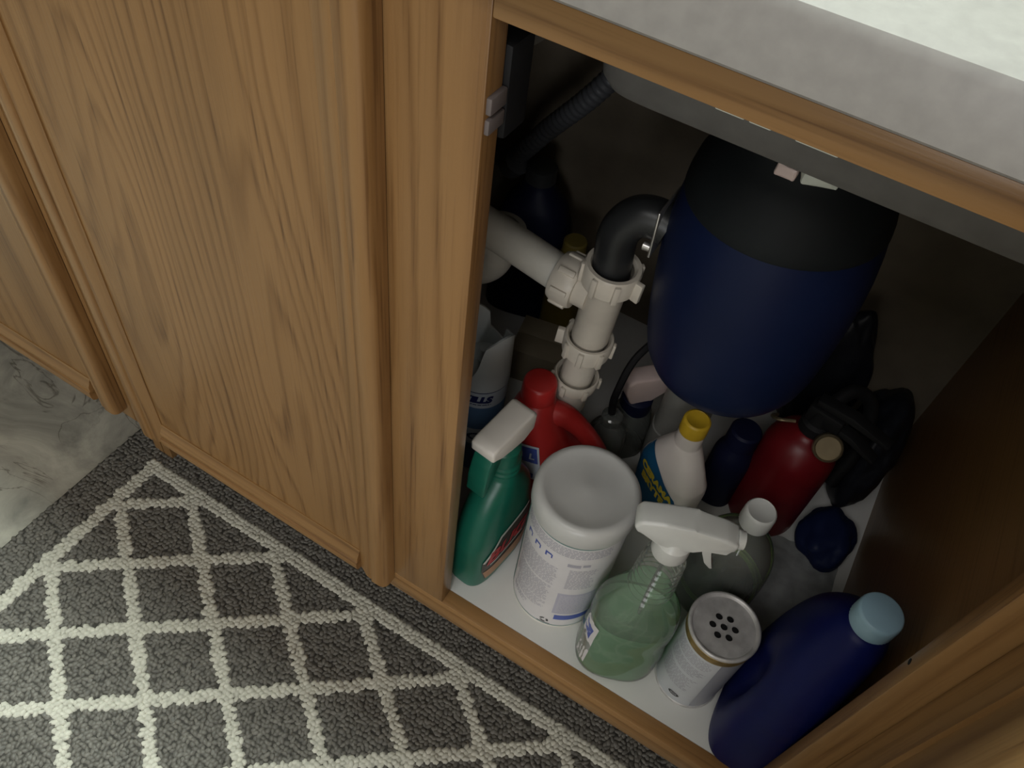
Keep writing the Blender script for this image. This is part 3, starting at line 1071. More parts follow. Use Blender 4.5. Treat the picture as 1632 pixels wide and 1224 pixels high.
def loop_edges(bm, cx, cy, r, z, n):
    vs = [bm.verts.new((cx + r * math.cos(2 * math.pi * i / n), cy + r * math.sin(2 * math.pi * i / n), z)) for i in range(n)]
    return [bm.edges.new((vs[i], vs[(i + 1) % n])) for i in range(n)]


es += loop_edges(bm, 0, 0, CR - 0.0034, 0.1428, 64)
HOLES = [(0, 0)] + [(0.0116 * math.cos(math.radians(17 + 60 * k)), 0.0116 * math.sin(math.radians(17 + 60 * k))) for k in range(6)]
hole_edges = []
for hx, hy in HOLES:
    hole_edges += loop_edges(bm, hx, hy, 0.0039, 0.1428, 18)
bmesh.ops.triangle_fill(bm, edges=es + hole_edges, use_beauty=True)
ret = bmesh.ops.extrude_edge_only(bm, edges=hole_edges)
for v in ret['geom']:
    if isinstance(v, bmesh.types.BMVert):
        v.co.z -= 0.0022
obj('shaker_lid', bm, 'tin', cc, smooth=30)
bm = B()
bmesh.ops.create_circle(bm, cap_ends=True, segments=48, radius=CR - 0.0045, matrix=Matrix.Translation((0, 0, 0.1395)))
obj('dark_inside_disc', bm, 'black_matt', cc, smooth=0)  # black disc below the holes stands in for the unlit can interior
A1 = math.radians(-88)
bm = B()
wrap_rect(bm, CR + 0.0002, 0.014, 0.075, 0.006, 0.131, A1)
cl = obj('label_side', bm, 'can_label2', cc)
bm = B()
random.seed(5)
print_lines(bm, CR + 0.0003, -0.040, 0.008, 0.124, 0.104, 0.0030, 0.0010, A1, 0.1)
print_lines(bm, CR + 0.0003, -0.042, 0.007, 0.099, 0.078, 0.0030, 0.0010, A1, 0.2)
print_lines(bm, CR + 0.0003, -0.042, 0.006, 0.072, 0.040, 0.0031, 0.0010, A1, 0.25)
cp = obj('label_print', bm, 'ink_grey', cc)
cp['kind'] = 'stuff'
bm = B()
for i in range(16):
    t = 2 * math.pi * i / 16
    u, z = -0.008 + 0.0055 * math.cos(t), 0.019 + 0.0030 * math.sin(t)
    wrap_rect(bm, CR + 0.0004, u - 0.0013, u + 0.0013, z - 0.0008, z + 0.0008, A1)
wrap_rect(bm, CR + 0.0004, -0.0105, -0.0055, 0.0183, 0.0197, A1)
obj('label_emblem', bm, 'ink_black', cp)

# ------------------------------------------------------------------ green-tinted bottle with white screw cap
jb = thing('glass_bottle', 'round green-tinted clear bottle with a white screw cap', 'bottle', (0.265, 0.197, ZF))
bm = B()
pk = [(0.0, 0.040), (0.003, 0.0455), (0.012, 0.0475), (0.055, 0.0475), (0.085, 0.0470), (0.105, 0.0445), (0.125, 0.037), (0.142, 0.027), (0.155, 0.019), (0.165, 0.0150), (0.178, 0.0140)]
rows = smooth_rows(pk, 60)
lathe(bm, [(r, z) for z, r in rows], 56, cap1=False)
obj('bottle_body', bm, 'clear_green', jb, smooth=70)
bm = B()
lathe(bm, [(0.038, 0.0016), (0.044, 0.004), (0.0458, 0.012), (0.0458, 0.036)], 48, cap1=False)
lathe(bm, [(0.0458, 0.036), (0.00001, 0.036)], 48, cap0=False, cap1=False)
obj('dark_contents', bm, 'brown_liquid', jb, smooth=40)
bm = B()
lathe(bm, [(0.0459, 0.0362), (0.0466, 0.0366), (0.0466, 0.0425), (0.0440, 0.0430), (0.0435, 0.0375)], 48, cap0=False, cap1=False)
obj('green_edge', bm, 'lime_liquid', jb, smooth=40)
bm = B()
sg = 72
prof = [(0.0140, 0.170), (0.0170, 0.170), (0.0175, 0.172), (0.0172, 0.191), (0.0162, 0.1942), (0.0148, 0.1952), (0.0140, 0.1946), (0.00001, 0.1944)]
rws = []
for r, z in prof:
    k = 0.0003 if 0.1715 < z < 0.192 and r > 0.0165 else 0.0
    rws.append([((r + (k if i % 2 else -k)) * math.cos(2 * math.pi * i / sg), (r + (k if i % 2 else -k)) * math.sin(2 * math.pi * i / sg), z) for i in range(sg)])
rings(bm, rws, True, True, False)
obj('screw_cap', bm, 'white_cap', jb, smooth=45)

# ------------------------------------------------------------------ cream bottle, yellow cap
cr = thing('cleaner_bottle', 'cream cleaner bottle with yellow cap and blue label with yellow lettering', 'bottle', (0.162, 0.247, ZF), math.radians(-28))
ck = [(0.0, 0.039, 0.022, 3.5, 0, 0), (0.003, 0.042, 0.0245, 3.5, 0, 0), (0.06, 0.043, 0.0255, 3.4, 0, 0), (0.112, 0.0445, 0.0262, 3.2, 0, 0), (0.122, 0.0440, 0.0260, 3.0, 0, 0), (0.132, 0.0405, 0.0245, 2.7, 0, 0),
      (0.152, 0.0310, 0.0215, 2.4, 0, 0), (0.168, 0.0225, 0.0185, 2.2, 0, 0), (0.176, 0.0180, 0.0165, 2, 0, 0), (0.179, 0.0165, 0.0155, 2, 0, 0), (0.198, 0.0150, 0.0145, 2, 0, 0), (0.206, 0.0135, 0.0135, 2, 0, 0)]
bm = B()
loft(bm, ck, n=80)
cbd = obj('bottle_body', bm, 'cream_plastic', cr, smooth=60)
bm = B()
lathe(bm, [(0.0135, 0.199), (0.0158, 0.1995), (0.0160, 0.202), (0.0157, 0.2175), (0.0147, 0.2195), (0.0125, 0.2203), (0.0118, 0.2196), (0.00001, 0.2192)], 40, cap1=False)
obj('bottle_cap', bm, 'yellow_cap', cr, smooth=45)


def ck_half(z):
    a = np.array(ck)
    return float(np.interp(z, a[:, 0], a[:, 1])), float(np.interp(z, a[:, 0], a[:, 2])), 0.0


lab = obj('label_sheet', bottle_patch([(-0.039, 0.020), (0.032, 0.020), (0.0345, 0.024), (0.0345, 0.104), (0.032, 0.110), (-0.026, 0.148), (-0.032, 0.148), (-0.039, 0.130)], 0.0010, ck_half, 0, 3.0, side=-1), 'label_blue', cbd)
flat_text('label_lettering', 'CERAMA', 0.0150, lab, 'ink_yellow', ck_half, 3.0, 0.0016, 0.001, 0.107, slope=-0.22, bold=0.0010, flipx=1, side=-1)
flat_text('label_lettering', 'BRYTE', 0.0150, lab, 'ink_yellow', ck_half, 3.0, 0.0016, -0.001, 0.092, slope=-0.22, bold=0.0010, flipx=1, side=-1)

# ------------------------------------------------------------------ royal blue jug
bj = thing('detergent_bottle', 'tall royal blue plastic bottle with a powder blue cap against the right wall', 'bottle', (0.366, 0.083, ZF), 0)
bk = [(0.0, 0.034, 0.062, 3.2, -0.002, -0.002), (0.004, 0.0380, 0.0665, 3.2, -0.002, -0.002), (0.03, 0.0405, 0.069, 3.0, -0.003, -0.001), (0.08, 0.0410, 0.070, 2.8, -0.003, 0.0), (0.125, 0.0400, 0.069, 2.6, -0.002, 0.002),
      (0.165, 0.0385, 0.065, 2.5, 0, 0.003), (0.205, 0.0360, 0.056, 2.4, 0.002, 0.003), (0.235, 0.0330, 0.045, 2.2, 0.005, 0.002), (0.258, 0.0275, 0.033, 2.1, 0.008, 0.0), (0.272, 0.0205, 0.0225, 2, 0.009, -0.001), (0.278, 0.0170, 0.0170, 2, 0.010, -0.001), (0.290, 0.0165, 0.0165, 2, 0.010, -0.001)]
bm = B()
loft(bm, bk, n=90, seg=72)
# pinched grip: a hollow pressed into the broad left face
for v in bm.verts:
    if v.co.x < 0:
        d = ((v.co.y + 0.020) / 0.015) ** 2 + ((v.co.z - 0.110) / 0.050) ** 2
        if d < 2.6:
            v.co.x += 0.022 * math.exp(-d * 1.3)
obj('bottle_body', bm, 'blue_jug', bj, smooth=60)
bm = B()
sg = 80
prof = [(0.0160, 0.279), (0.0190, 0.279), (0.0197, 0.281), (0.0195, 0.297), (0.0187, 0.3005), (0.0173, 0.3016), (0.00001, 0.3014)]
rws = []
for r, z in prof:
    k = 0.00025 if 0.2805 < z < 0.298 else 0.0
    rws.append([((r + (k if i % 2 else -k)) * math.cos(2 * math.pi * i / sg), (r + (k if i % 2 else -k)) * math.sin(2 * math.pi * i / sg), z) for i in range(sg)])
rings(bm, rws, True, True, False)
obj('screw_cap', bm, 'blue_cap', bj, loc=(0.010, -0.001, 0), smooth=45)

# ------------------------------------------------------------------ red jug with handle
rj = thing('handled_jug', 'red plastic jug with red cap and loop handle behind the green spray bottle', 'jug', (0.022, 0.192, ZF), math.radians(18))
bm = B()
loft(bm, [(0.0, 0.060, 0.030, 3.5, 0.004, 0), (0.004, 0.064, 0.034, 3.5, 0.004, 0), (0.05, 0.066, 0.036, 3.3, 0.004, 0), (0.095, 0.064, 0.036, 3.0, 0.002, 0), (0.118, 0.054, 0.035, 2.6, -0.006, 0),
          (0.140, 0.040, 0.033, 2.4, -0.017, 0), (0.165, 0.033, 0.030, 2.2, -0.023, 0), (0.185, 0.027, 0.027, 2.1, -0.026, 0), (0.200, 0.0205, 0.0205, 2, -0.027, 0), (0.206, 0.0165, 0.0165, 2, -0.027, 0), (0.214, 0.016, 0.016, 2, -0.027, 0)], n=70)
rbody = obj('jug_body', bm, 'red_plastic', rj, smooth=60)
bm = B()
tube(bm, [(-0.012, 0, 0.183), (0.008, 0, 0.180), (0.028, 0, 0.166), (0.046, 0, 0.143), (0.058, 0, 0.115), (0.060, 0, 0.085)], lambda t: 0.0135 + 0.002 * math.cos(t * 6.28), seg=24)
obj('jug_handle', bm, 'red_plastic', rj)
bm = B()
lathe(bm, [(0.0165, 0.205), (0.0195, 0.2055), (0.0200, 0.208), (0.0192, 0.228), (0.0180, 0.231), (0.0160, 0.232), (0.00001, 0.2318)], 40, c=(-0.027, 0), cap1=False)
obj('jug_cap', bm, 'red_plastic', rj, smooth=45)


def rj_half(z):
    t = [0.0, 0.05, 0.095, 0.118, 0.140, 0.165, 0.185]
    return (float(np.interp(z, t, [0.060, 0.066, 0.064, 0.054, 0.040, 0.033, 0.027])), float(np.interp(z, t, [0.030, 0.036, 0.036, 0.035, 0.033, 0.030, 0.027])), float(np.interp(z, t, [0.004, 0.004, 0.002, -0.006, -0.017, -0.023, -0.026])))


lab = obj('label_sheet', bottle_patch([(-0.048, 0.092), (-0.004, 0.092), (-0.006, 0.120), (-0.012, 0.152), (-0.046, 0.152)], 0.0010, rj_half, 0, 2.6, side=-1), 'aero_label', rbody)
obj('label_block', bottle_patch([(-0.042, 0.124), (-0.009, 0.124), (-0.014, 0.149), (-0.042, 0.149)], 0.0015, rj_half, 0, 2.6, side=-1), 'ink_blue', lab)
obj('label_block', bottle_patch([(-0.044, 0.095), (-0.012, 0.095), (-0.012, 0.104), (-0.044, 0.104)], 0.0015, rj_half, 0, 2.6, side=-1), 'ink_blue', lab)
flat_text('label_lettering', 'L', 0.014, lab, 'aero_label', rj_half, 2.6, 0.0020, -0.018, 0.131, bold=0.0004, flipx=1, side=-1)

# ------------------------------------------------------------------ aerosol can with a notched cap
ac = thing('aerosol_can', 'white-capped aerosol spray can with blue label half hidden by the oak stile', 'spray can', (-0.088, 0.205, ZF))
bm = B()
lathe(bm, [(0.030, 0.0), (0.0325, 0.002), (0.0325, 0.165), (0.031, 0.172), (0.028, 0.176)], 56)
acb = obj('can_body', bm, 'aero_blue', ac)
bm = B()
wrap_rect(bm, 0.0328, -0.095, 0.095, 0.135, 0.165, math.radians(-60))
lab = obj('label_band', bm, 'aero_label', acb)
bm = B()
wrap_rect(bm, 0.0328, -0.095, 0.095, 0.060, 0.092, math.radians(-60))
lab2 = obj('label_band', bm, 'aero_label', acb)
bm = B()
wrap_text(bm, 'KILLS', 0.0155, 0.0331, -0.003, 0.146, math.radians(-62), shear=0.2, bold=0.0012)
obj('label_lettering', bm, 'ink_navy', lab, smooth=0)
bm = B()
print_lines(bm, 0.0331, -0.012, 0.020, 0.1425, 0.139, 0.006, 0.0015, math.radians(-60))
obj('label_print', bm, 'ink_navy', lab, smooth=0)
bm = B()
wrap_rect(bm, 0.0331, -0.095, 0.095, 0.1635, 0.1650, math.radians(-60))
obj('label_line', bm, 'ink_navy', lab, smooth=0)
bm = B()
for i in range(18):
    t = 2 * math.pi * i / 18
    wrap_rect(bm, 0.0331, 0.0 + 0.010 * math.cos(t) - 0.002, 0.010 * math.cos(t) + 0.002, 0.0765 + 0.006 * math.sin(t) - 0.0012, 0.0765 + 0.006 * math.sin(t) + 0.0012, math.radians(-60))
obj('label_emblem', bm, 'ink_navy', lab2, smooth=0)
# cap: a thin-walled cup cut down towards a finger notch
bm = B()
sg = 72
outer, inner = [], []


def cap_top(t):
    # saddle: high at two opposite sides, low where the finger goes, narrow slot at the front
    d = math.cos(2 * (t - math.radians(-20)))
    h = 0.238 + 0.016 * d
    s = (math.degrees(t) - (-88) + 180) % 360 - 180
    if abs(s) < 24:
        h -= 0.040 * (math.cos(math.radians(s / 24 * 90))) ** 0.5
    s2 = (math.degrees(t) - 92 + 180) % 360 - 180
    if abs(s2) < 20:
        h -= 0.020
    return h


rws = []
for lev in range(6):
    row = []
    for i in range(sg):
        t = 2 * math.pi * i / sg
        r = 0.0338 - 0.0015 * (lev / 5)
        z0, z1 = 0.166, cap_top(t)
        z = z0 + (z1 - z0) * lev / 5
        row.append((r * math.cos(t), r * math.sin(t), z))
    rws.append(row)
for lev in range(4):
    row = []
    for i in range(sg):
        t = 2 * math.pi * i / sg
        r = 0.0298 - 0.004 * (lev / 3)
        z0, z1 = 0.190, cap_top(t)
        z = z1 + (z0 - z1) * lev / 3
        row.append((r * math.cos(t), r * math.sin(t), z))
    rws.append(row)
rings(bm, rws, True, False, True)
obj('spray_cap', bm, 'aero_white', ac, smooth=50)
bm = B()
lathe(bm, [(0.007, 0.188), (0.007, 0.205), (0.0055, 0.208), (0.00001, 0.2082)], 20, cap1=False)
obj('spray_button', bm, 'aero_white', ac)

# ------------------------------------------------------------------ fire extinguisher
fe = thing('fire_extinguisher', 'small red fire extinguisher with black valve head behind the capped clear bottle', 'fire extinguisher', (0.279, 0.345, ZF), math.radians(-10))
bm = B()
rows = smooth_rows([(0.0, 0.040), (0.003, 0.0435), (0.012, 0.0450), (0.12, 0.0450), (0.142, 0.0440), (0.160, 0.0380), (0.172, 0.0280), (0.179, 0.0180), (0.183, 0.0150), (0.196, 0.0145)], 50)
lathe(bm, [(r, z) for z, r in rows], 56)
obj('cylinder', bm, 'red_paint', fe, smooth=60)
bm = B()
lathe(bm, [(0.012, 0.186), (0.0185, 0.187), (0.0185, 0.200), (0.014, 0.203), (0.012, 0.222)], 24)
box(bm, -0.016, 0.026, -0.011, 0.011, 0.203, 0.226, bev=0.003)
vh = obj('valve_head', bm, 'black_matt', fe)
bm = B()
prism(bm, [(-0.01, 0.226), (0.03, 0.232), (0.075, 0.226), (0.078, 0.231), (0.03, 0.240), (-0.012, 0.236)], -0.008, 0.008, bev=0.0015)
obj('squeeze_lever', bm, 'black_matt', vh)
bm = B()
prism(bm, [(0.01, 0.205), (0.04, 0.206), (0.072, 0.194), (0.074, 0.199), (0.04, 0.213), (0.01, 0.214)], -0.008, 0.008, bev=0.0015)
obj('carry_handle', bm, 'black_matt', vh)
bm = B()
lathe(bm, [(0.012, 0.0), (0.0165, 0.001), (0.0172, 0.004), (0.0165, 0.010), (0.0145, 0.012), (0.0135, 0.0108), (0.00001, 0.0106)], 36, cap1=False)
obj('pressure_gauge', bm, 'brass', vh, loc=(0.024, -0.016, 0.190), rot=(math.radians(48), math.radians(22), 0))
bm = B()
tube(bm, [(-0.020, -0.010, 0.190), (-0.036, -0.018, 0.186), (-0.046, -0.010, 0.176), (-0.043, 0.004, 0.168)], 0.0022, seg=8)
obj('pull_ring', bm, 'brass', vh)
bm = B()
tube(bm, [(0.0, 0.012, 0.215), (0.012, 0.045, 0.226), (0.036, 0.062, 0.205), (0.052, 0.050, 0.150), (0.050, 0.030, 0.09)], 0.0085, seg=14)
obj('discharge_hose', bm, 'black_matt', fe)

# ------------------------------------------------------------------ pink-headed clear bottle and its dim neighbours
pb = thing('spray_bottle', 'smoky clear spray bottle with pale pink head and navy collar left of the disposal', 'spray bottle', (0.076, 0.330, ZF), math.radians(48))
bm = B()
loft(bm, [(0.0, 0.024, 0.022, 2.6, 0, 0), (0.004, 0.028, 0.0255, 2.6, 0, 0), (0.05, 0.028, 0.0255, 2.5, 0, 0), (0.075, 0.026, 0.024, 2.2, 0, 0), (0.092, 0.022, 0.020, 2, 0, 0), (0.104, 0.016, 0.016, 2, 0, 0)], n=40, cap1=False)
obj('bottle_body', bm, 'clear_grey', pb, smooth=60)
bm = B()
lathe(bm, [(0.0165, 0.086), (0.0205, 0.087), (0.021, 0.090), (0.0205, 0.110), (0.016, 0.113), (0.012, 0.114)], 32)
obj('sprayer_collar', bm, 'navy_plastic', pb)
bm = B()
prism(bm, [(-0.026, 0.132), (-0.016, 0.110), (0.016, 0.110), (0.024, 0.128), (0.044, 0.132), (0.045, 0.148), (0.03, 0.156), (-0.018, 0.158), (-0.027, 0.150)], -0.013, 0.013, bev=0.004, seg=3)
obj('sprayer_shell', bm, 'pink_plastic', pb, smooth=45)

b2 = thing('bottle', 'dim smoky clear bottle with pinkish tint right of the red jug', 'bottle', (0.064, 0.278, ZF), 0)
bm = B()
loft(bm, [(0.0, 0.022, 0.020, 2.4, 0, 0), (0.004, 0.026, 0.023, 2.4, 0, 0), (0.07, 0.026, 0.023, 2.3, 0, 0), (0.088, 0.022, 0.020, 2.2, 0, 0), (0.102, 0.013, 0.013, 2, 0, 0), (0.108, 0.012, 0.012, 2, 0, 0)], n=36, cap1=False)
obj('bottle_body', bm, 'clear_grey', b2, smooth=60)
bm = B()
lathe(bm, [(0.011, 0.104), (0.0138, 0.1045), (0.0136, 0.116), (0.011, 0.118), (0.00001, 0.1178)], 28, cap1=False)
obj('bottle_cap', bm, 'clear_grey', b2)
b3 = thing('bottle', 'cloudy grey bottle with a stepped shoulder behind the cream cleaner bottle', 'bottle', (0.138, 0.336, ZF), math.radians(20))
bm = B()
loft(bm, [(0.0, 0.028, 0.022, 2.8, 0, 0), (0.004, 0.032, 0.026, 2.8, 0, 0), (0.085, 0.034, 0.027, 2.6, 0, 0), (0.089, 0.0325, 0.0255, 2.6, 0, 0), (0.150, 0.031, 0.0245, 2.4, 0, 0), (0.180, 0.020, 0.018, 2.1, 0, 0), (0.192, 0.013, 0.013, 2, 0, 0)], n=50)
obj('bottle_body', bm, 'grey_bottle', b3, smooth=50)
bm = B()
lathe(bm, [(0.012, 0.188), (0.015, 0.1885), (0.0148, 0.206), (0.012, 0.208), (0.00001, 0.2078)], 28, cap1=False)
obj('bottle_cap', bm, 'dark_grey', b3)
b4 = thing('bottle', 'dark navy bottle in shadow between the cream cleaner bottle and the extinguisher', 'bottle', (0.215, 0.335, ZF), 0)
bm = B()
loft(bm, [(0.0, 0.022, 0.022, 2.4, 0, 0), (0.004, 0.026, 0.026, 2.4, 0, 0), (0.085, 0.026, 0.026, 2.2, 0, 0), (0.108, 0.020, 0.020, 2, 0, 0), (0.118, 0.0165, 0.0165, 2, 0, 0)], n=36)
obj('bottle_body', bm, 'navy_plastic', b4, smooth=50)
bm = B()
lathe(bm, [(0.0165, 0.114), (0.020, 0.115), (0.0195, 0.140), (0.017, 0.143), (0.00001, 0.1428)], 32, cap1=False)
obj('bottle_cap', bm, 'navy_plastic', b4)


# ------------------------------------------------------------------ soft, dim things at the back
def lump(rx, ry, rz, amp, fr, seed, sub=5):
    b_ = B()
    bmesh.ops.create_icosphere(b_, subdivisions=sub, radius=1.0)
    for v in b_.verts:
        n = v.co.normalized()
        k = 1 + amp * (noise.noise(n * fr + Vector((seed, 0, 0))) + 0.25 * abs(noise.noise(n * fr * 2.3 + Vector((0, seed, 0)))) + 0.06 * noise.noise(n * fr * 5))
        v.co = Vector((n.x * rx * k, n.y * ry * k, rz + n.z * rz * k))
    zmin = 0.0
    for v in b_.verts:
        v.co.z = max(v.co.z, zmin)
    return b_


o = obj('plastic_bag', lump(0.036, 0.080, 0.085, 0.16, 1.7, 3.0), 'bag_black', loc=(0.362, 0.455, ZF), smooth=60)
tag(o, 'crumpled black plastic bag against the right cabinet wall', 'bag')
o = obj('plastic_bag', lump(0.050, 0.034, 0.120, 0.16, 1.8, 8.0), 'bag_black', loc=(0.270, 0.505, ZF), smooth=60)
tag(o, 'tall dark bag slumped against the back board behind the extinguisher', 'bag')
o = obj('plastic_bag', lump(0.034, 0.046, 0.024, 0.20, 1.5, 5.0), 'bag_blue', loc=(0.366, 0.338, ZF), smooth=60)
tag(o, 'small dark blue bag on the floor by the right wall', 'bag')
# dark cloth on the cabinet floor
bm = B()
nx, ny = 28, 36
top, bot = [], []
for j in range(ny + 1):
    for i in range(nx + 1):
        u, v = i / nx, j / ny
        x = 0.312 + 0.093 * u - 0.010 * v
        y = 0.165 + 0.150 * v + 0.018 * u
        h = 0.0030 + 0.0035 * abs(noise.noise(Vector((x * 42, y * 30, 1.0)))) + 0.002 * noise.noise(Vector((x * 90, y * 90, 4.0)))
        top.append(bm.verts.new((x, y, max(0.0012, h))))
        bot.append(bm.verts.new((x, y, 0.0002)))
W1 = nx + 1
for j in range(ny):
    for i in range(nx):
        a_ = j * W1 + i
        bm.faces.new((top[a_], top[a_ + 1], top[a_ + W1 + 1], top[a_ + W1]))
        bm.faces.new((bot[a_ + W1], bot[a_ + W1 + 1], bot[a_ + 1], bot[a_]))
edge = [i for i in range(nx)] + [nx + j * W1 for j in range(ny)] + [ny * W1 + nx - i for i in range(nx)] + [(ny - j) * W1 for j in range(ny)]
for k in range(len(edge)):
    p, q = edge[k], edge[(k + 1) % len(edge)]
    bm.faces.new((bot[p], bot[q], top[q], top[p]))
bmesh.ops.recalc_face_normals(bm, faces=bm.faces)
M['slate_cloth'] = plain('slate_cloth', (0.30, 0.31, 0.31), 0.85, spec=0.2, var=0.2, vscale=60)
o = obj('cleaning_cloth', bm, 'slate_cloth', loc=(0, 0, ZF))
tag(o, 'dark slate cloth lying flat on the cabinet floor behind the royal blue bottle', 'cloth')

cbx = thing('cardboard_box', 'plain brown cardboard box in the dark behind the red jug', 'box', (-0.075, 0.385, ZF), math.radians(12))
bm = B()
box(bm, -0.050, 0.050, -0.035, 0.035, 0.0, 0.060, bev=0.001)
obj('box_body', bm, 'card', cbx)
bm = B()
box(bm, -0.051, 0.051, -0.036, 0.0, 0.0602, 0.0622, bev=0.0006)
obj('box_flap', bm, 'card', cbx)
bm = B()
box(bm, -0.051, 0.051, 0.001, 0.036, 0.0602, 0.0622, bev=0.0006)
obj('box_flap', bm, 'card', cbx)

nb = thing('jug', 'dark navy jug standing in the black left rear of the cabinet', 'jug', (-0.180, 0.490, ZF), math.radians(15))
bm = B()
loft(bm, [(0.0, 0.052, 0.036, 3, 0, 0), (0.005, 0.056, 0.040, 3, 0, 0), (0.13, 0.056, 0.040, 2.8, 0, 0), (0.19, 0.045, 0.035, 2.4, 0, 0), (0.225, 0.022, 0.020, 2, 0, 0), (0.235, 0.018, 0.018, 2, 0, 0)], n=40)
obj('jug_body', bm, 'navy_plastic', nb, smooth=50)
bm = B()
lathe(bm, [(0.018, 0.232), (0.0215, 0.233), (0.021, 0.254), (0.018, 0.256), (0.00001, 0.2558)], 28, cap1=False)
obj('jug_cap', bm, 'dark_grey', nb)
yb_ = thing('bottle', 'short dull yellow bottle in the dark above the drain arm', 'bottle', (-0.098, 0.455, ZF), 0)
bm = B()
loft(bm, [(0.0, 0.026, 0.022, 2.6, 0, 0), (0.004, 0.029, 0.025, 2.6, 0, 0), (0.13, 0.029, 0.025, 2.5, 0, 0), (0.160, 0.022, 0.020, 2.2, 0, 0), (0.172, 0.014, 0.014, 2, 0, 0)], n=36)
obj('bottle_body', bm, 'yellow_dull', yb_, smooth=50)
bm = B()
lathe(bm, [(0.013, 0.170), (0.017, 0.171), (0.0165, 0.190), (0.014, 0.192), (0.00001, 0.1918)], 24, cap1=False)
obj('bottle_cap', bm, 'yellow_dull', yb_)

dh = thing('dishwasher_hose', 'grey corrugated hose sloping across the dark upper left rear', 'hose', (0, 0, ZF))
bm = B()
path = [(-0.285, 0.535, 0.20), (-0.23, 0.50, 0.24), (-0.165, 0.46, 0.335), (-0.105, 0.44, 0.42), (-0.06, 0.45, 0.50), (-0.04, 0.50, 0.56), (-0.04, 0.552, 0.58)]
tube(bm, path, lambda t: 0.0125 + 0.0012 * math.sin(t * 420), seg=18, res=40)
obj('hose_tube', bm, 'hose_grey', dh, smooth=60)
bm = B()
lathe(bm, [(0.016, 0.0), (0.019, 0.001), (0.019, 0.030), (0.016, 0.031)], 24)
obj('hose_cuff', bm, 'hose_grey', dh, loc=(-0.235, 0.503, 0.222), rot=(math.radians(20), math.radians(38), 0))

# ------------------------------------------------------------------ rug
RX0, RX1, RY0, RY1 = -0.566, 0.66, -0.74, 0.046
rg = thing('lattice_rug', 'charcoal kitchen rug with cream diamond lattice and double border line', 'rug', (0, 0, 0))
bm = B()
box(bm, RX0, RX1, RY0, RY1, 0.0006, 0.0050, bev=0.0015)
obj('rug_backing', bm, 'rug_back', rg)
PX, PY = 0.1528, 0.1165          # lattice pitch
AX, AY = -0.4135, -0.0190        # one lattice node


def cream_mask(x, y):
    """1 on the cream lines"""
    lw = 0.0071
    on = (np.abs(y + 0.0075) < 0.0092) | (np.abs(x + 0.5005) < 0.0092) | (np.abs(y + 0.69) < 0.0092) | (np.abs(x - 0.60) < 0.0092)
    on &= (y < 0.003) & (x > -0.511) & (y > -0.7) & (x < 0.611)
    inside = (y < -0.0075) & (x > -0.5005) & (y > -0.69) & (x < 0.60)
    a = (x - AX) / PX + (y - AY) / PY
    b_ = (x - AX) / PX - (y - AY) / PY
    # distance to the two families of slanted lines
    s = 1.0 / math.hypot(1 / PX, 1 / PY)
    da = np.abs(a - np.round(a)) * s
    db = np.abs(b_ - np.round(b_)) * s
    on |= inside & ((da < lw) | (db < lw))
    return on


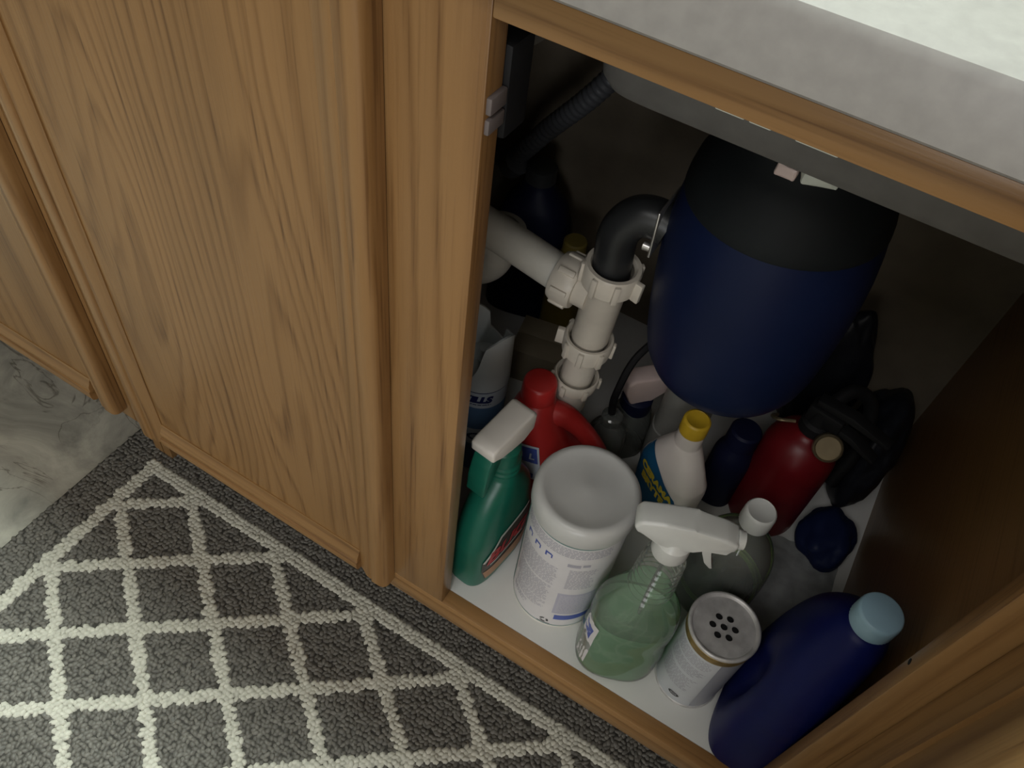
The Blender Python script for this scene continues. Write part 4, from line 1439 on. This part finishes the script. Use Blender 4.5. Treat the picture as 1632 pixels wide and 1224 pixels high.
def pile(name, sel, mat, sx, sy, sz, lift, jitter=0.45):
    """rows of low rounded yarn loops"""
    st = 0.0056
    gx, gy = np.meshgrid(np.arange(RX0 + 0.003, RX1 - 0.002, st), np.arange(-0.46, RY1 - 0.002, st))
    gx = gx + (np.arange(gx.shape[0]) % 2)[:, None] * st * 0.5
    gx = gx + rng.uniform(-1, 1, gx.shape) * st * jitter * 0.5
    gy = gy + rng.uniform(-1, 1, gy.shape) * st * jitter * 0.5
    x, y = gx.ravel(), gy.ravel()
    keep = cream_mask(x, y)
    if not sel:
        keep = ~keep
    keep &= x < 0.45
    x, y = x[keep], y[keep]
    n = len(x)
    # low dome: ring of 6 at the base, ring of 6 higher, one top vertex
    ang = np.linspace(0, 2 * np.pi, 7)[:-1]
    ring = np.stack([np.cos(ang), np.sin(ang)], 1)
    loc = np.concatenate([np.c_[ring * 1.0, np.zeros(6)], np.c_[ring * 0.80, np.full(6, 0.62)], [[0, 0, 1.0]]])
    rot = rng.uniform(0, np.pi, n) if not sel else rng.normal(0.9, 0.7, n)
    ax = sx * rng.uniform(0.8, 1.25, n)
    ay = sy * rng.uniform(0.8, 1.2, n)
    az = sz * rng.uniform(0.7, 1.2, n)
    lx = loc[None, :, 0] * ax[:, None]
    ly = loc[None, :, 1] * ay[:, None]
    c, s = np.cos(rot)[:, None], np.sin(rot)[:, None]
    tx = rng.normal(0, 0.0010, n)[:, None] * loc[None, :, 2]
    V = np.stack([x[:, None] + lx * c - ly * s + tx, y[:, None] + lx * s + ly * c + tx, 0.0040 + lift + loc[None, :, 2] * az[:, None]], 2).reshape(-1, 3)
    f = []
    for i in range(6):
        j = (i + 1) % 6
        f += [(i, j, 6 + j), (i, 6 + j, 6 + i), (6 + i, 6 + j, 12)]
    F = (np.array(f)[None] + (np.arange(n) * 13)[:, None, None]).reshape(-1, 3)
    me = bpy.data.meshes.new(name)
    me.vertices.add(len(V))
    me.vertices.foreach_set('co', V.ravel())
    me.loops.add(F.size)
    me.loops.foreach_set('vertex_index', F.ravel())
    me.polygons.add(len(F))
    me.polygons.foreach_set('loop_start', np.arange(0, F.size, 3))
    me.polygons.foreach_set('loop_total', np.full(len(F), 3))
    me.update()
    me.validate()
    o_ = obj(name, me, mat, rg, smooth=80)
    o_['kind'] = 'stuff'
    return o_


def yarn(name, col, var, spec):
    mt = plain(name, col, 0.58, spec=spec, var=var, vscale=120)
    return mt


M['yarn_grey'] = yarn('charcoal_yarn', (0.118, 0.110, 0.096), 0.35, 0.5)
M['yarn_cream'] = yarn('cream_yarn', (0.50, 0.485, 0.42), 0.16, 0.15)
pile('charcoal_pile', False, 'yarn_grey', 0.0048, 0.0034, 0.0028, 0.0)
pile('cream_pile', True, 'yarn_cream', 0.0050, 0.0038, 0.0036, 0.0008, 0.25)
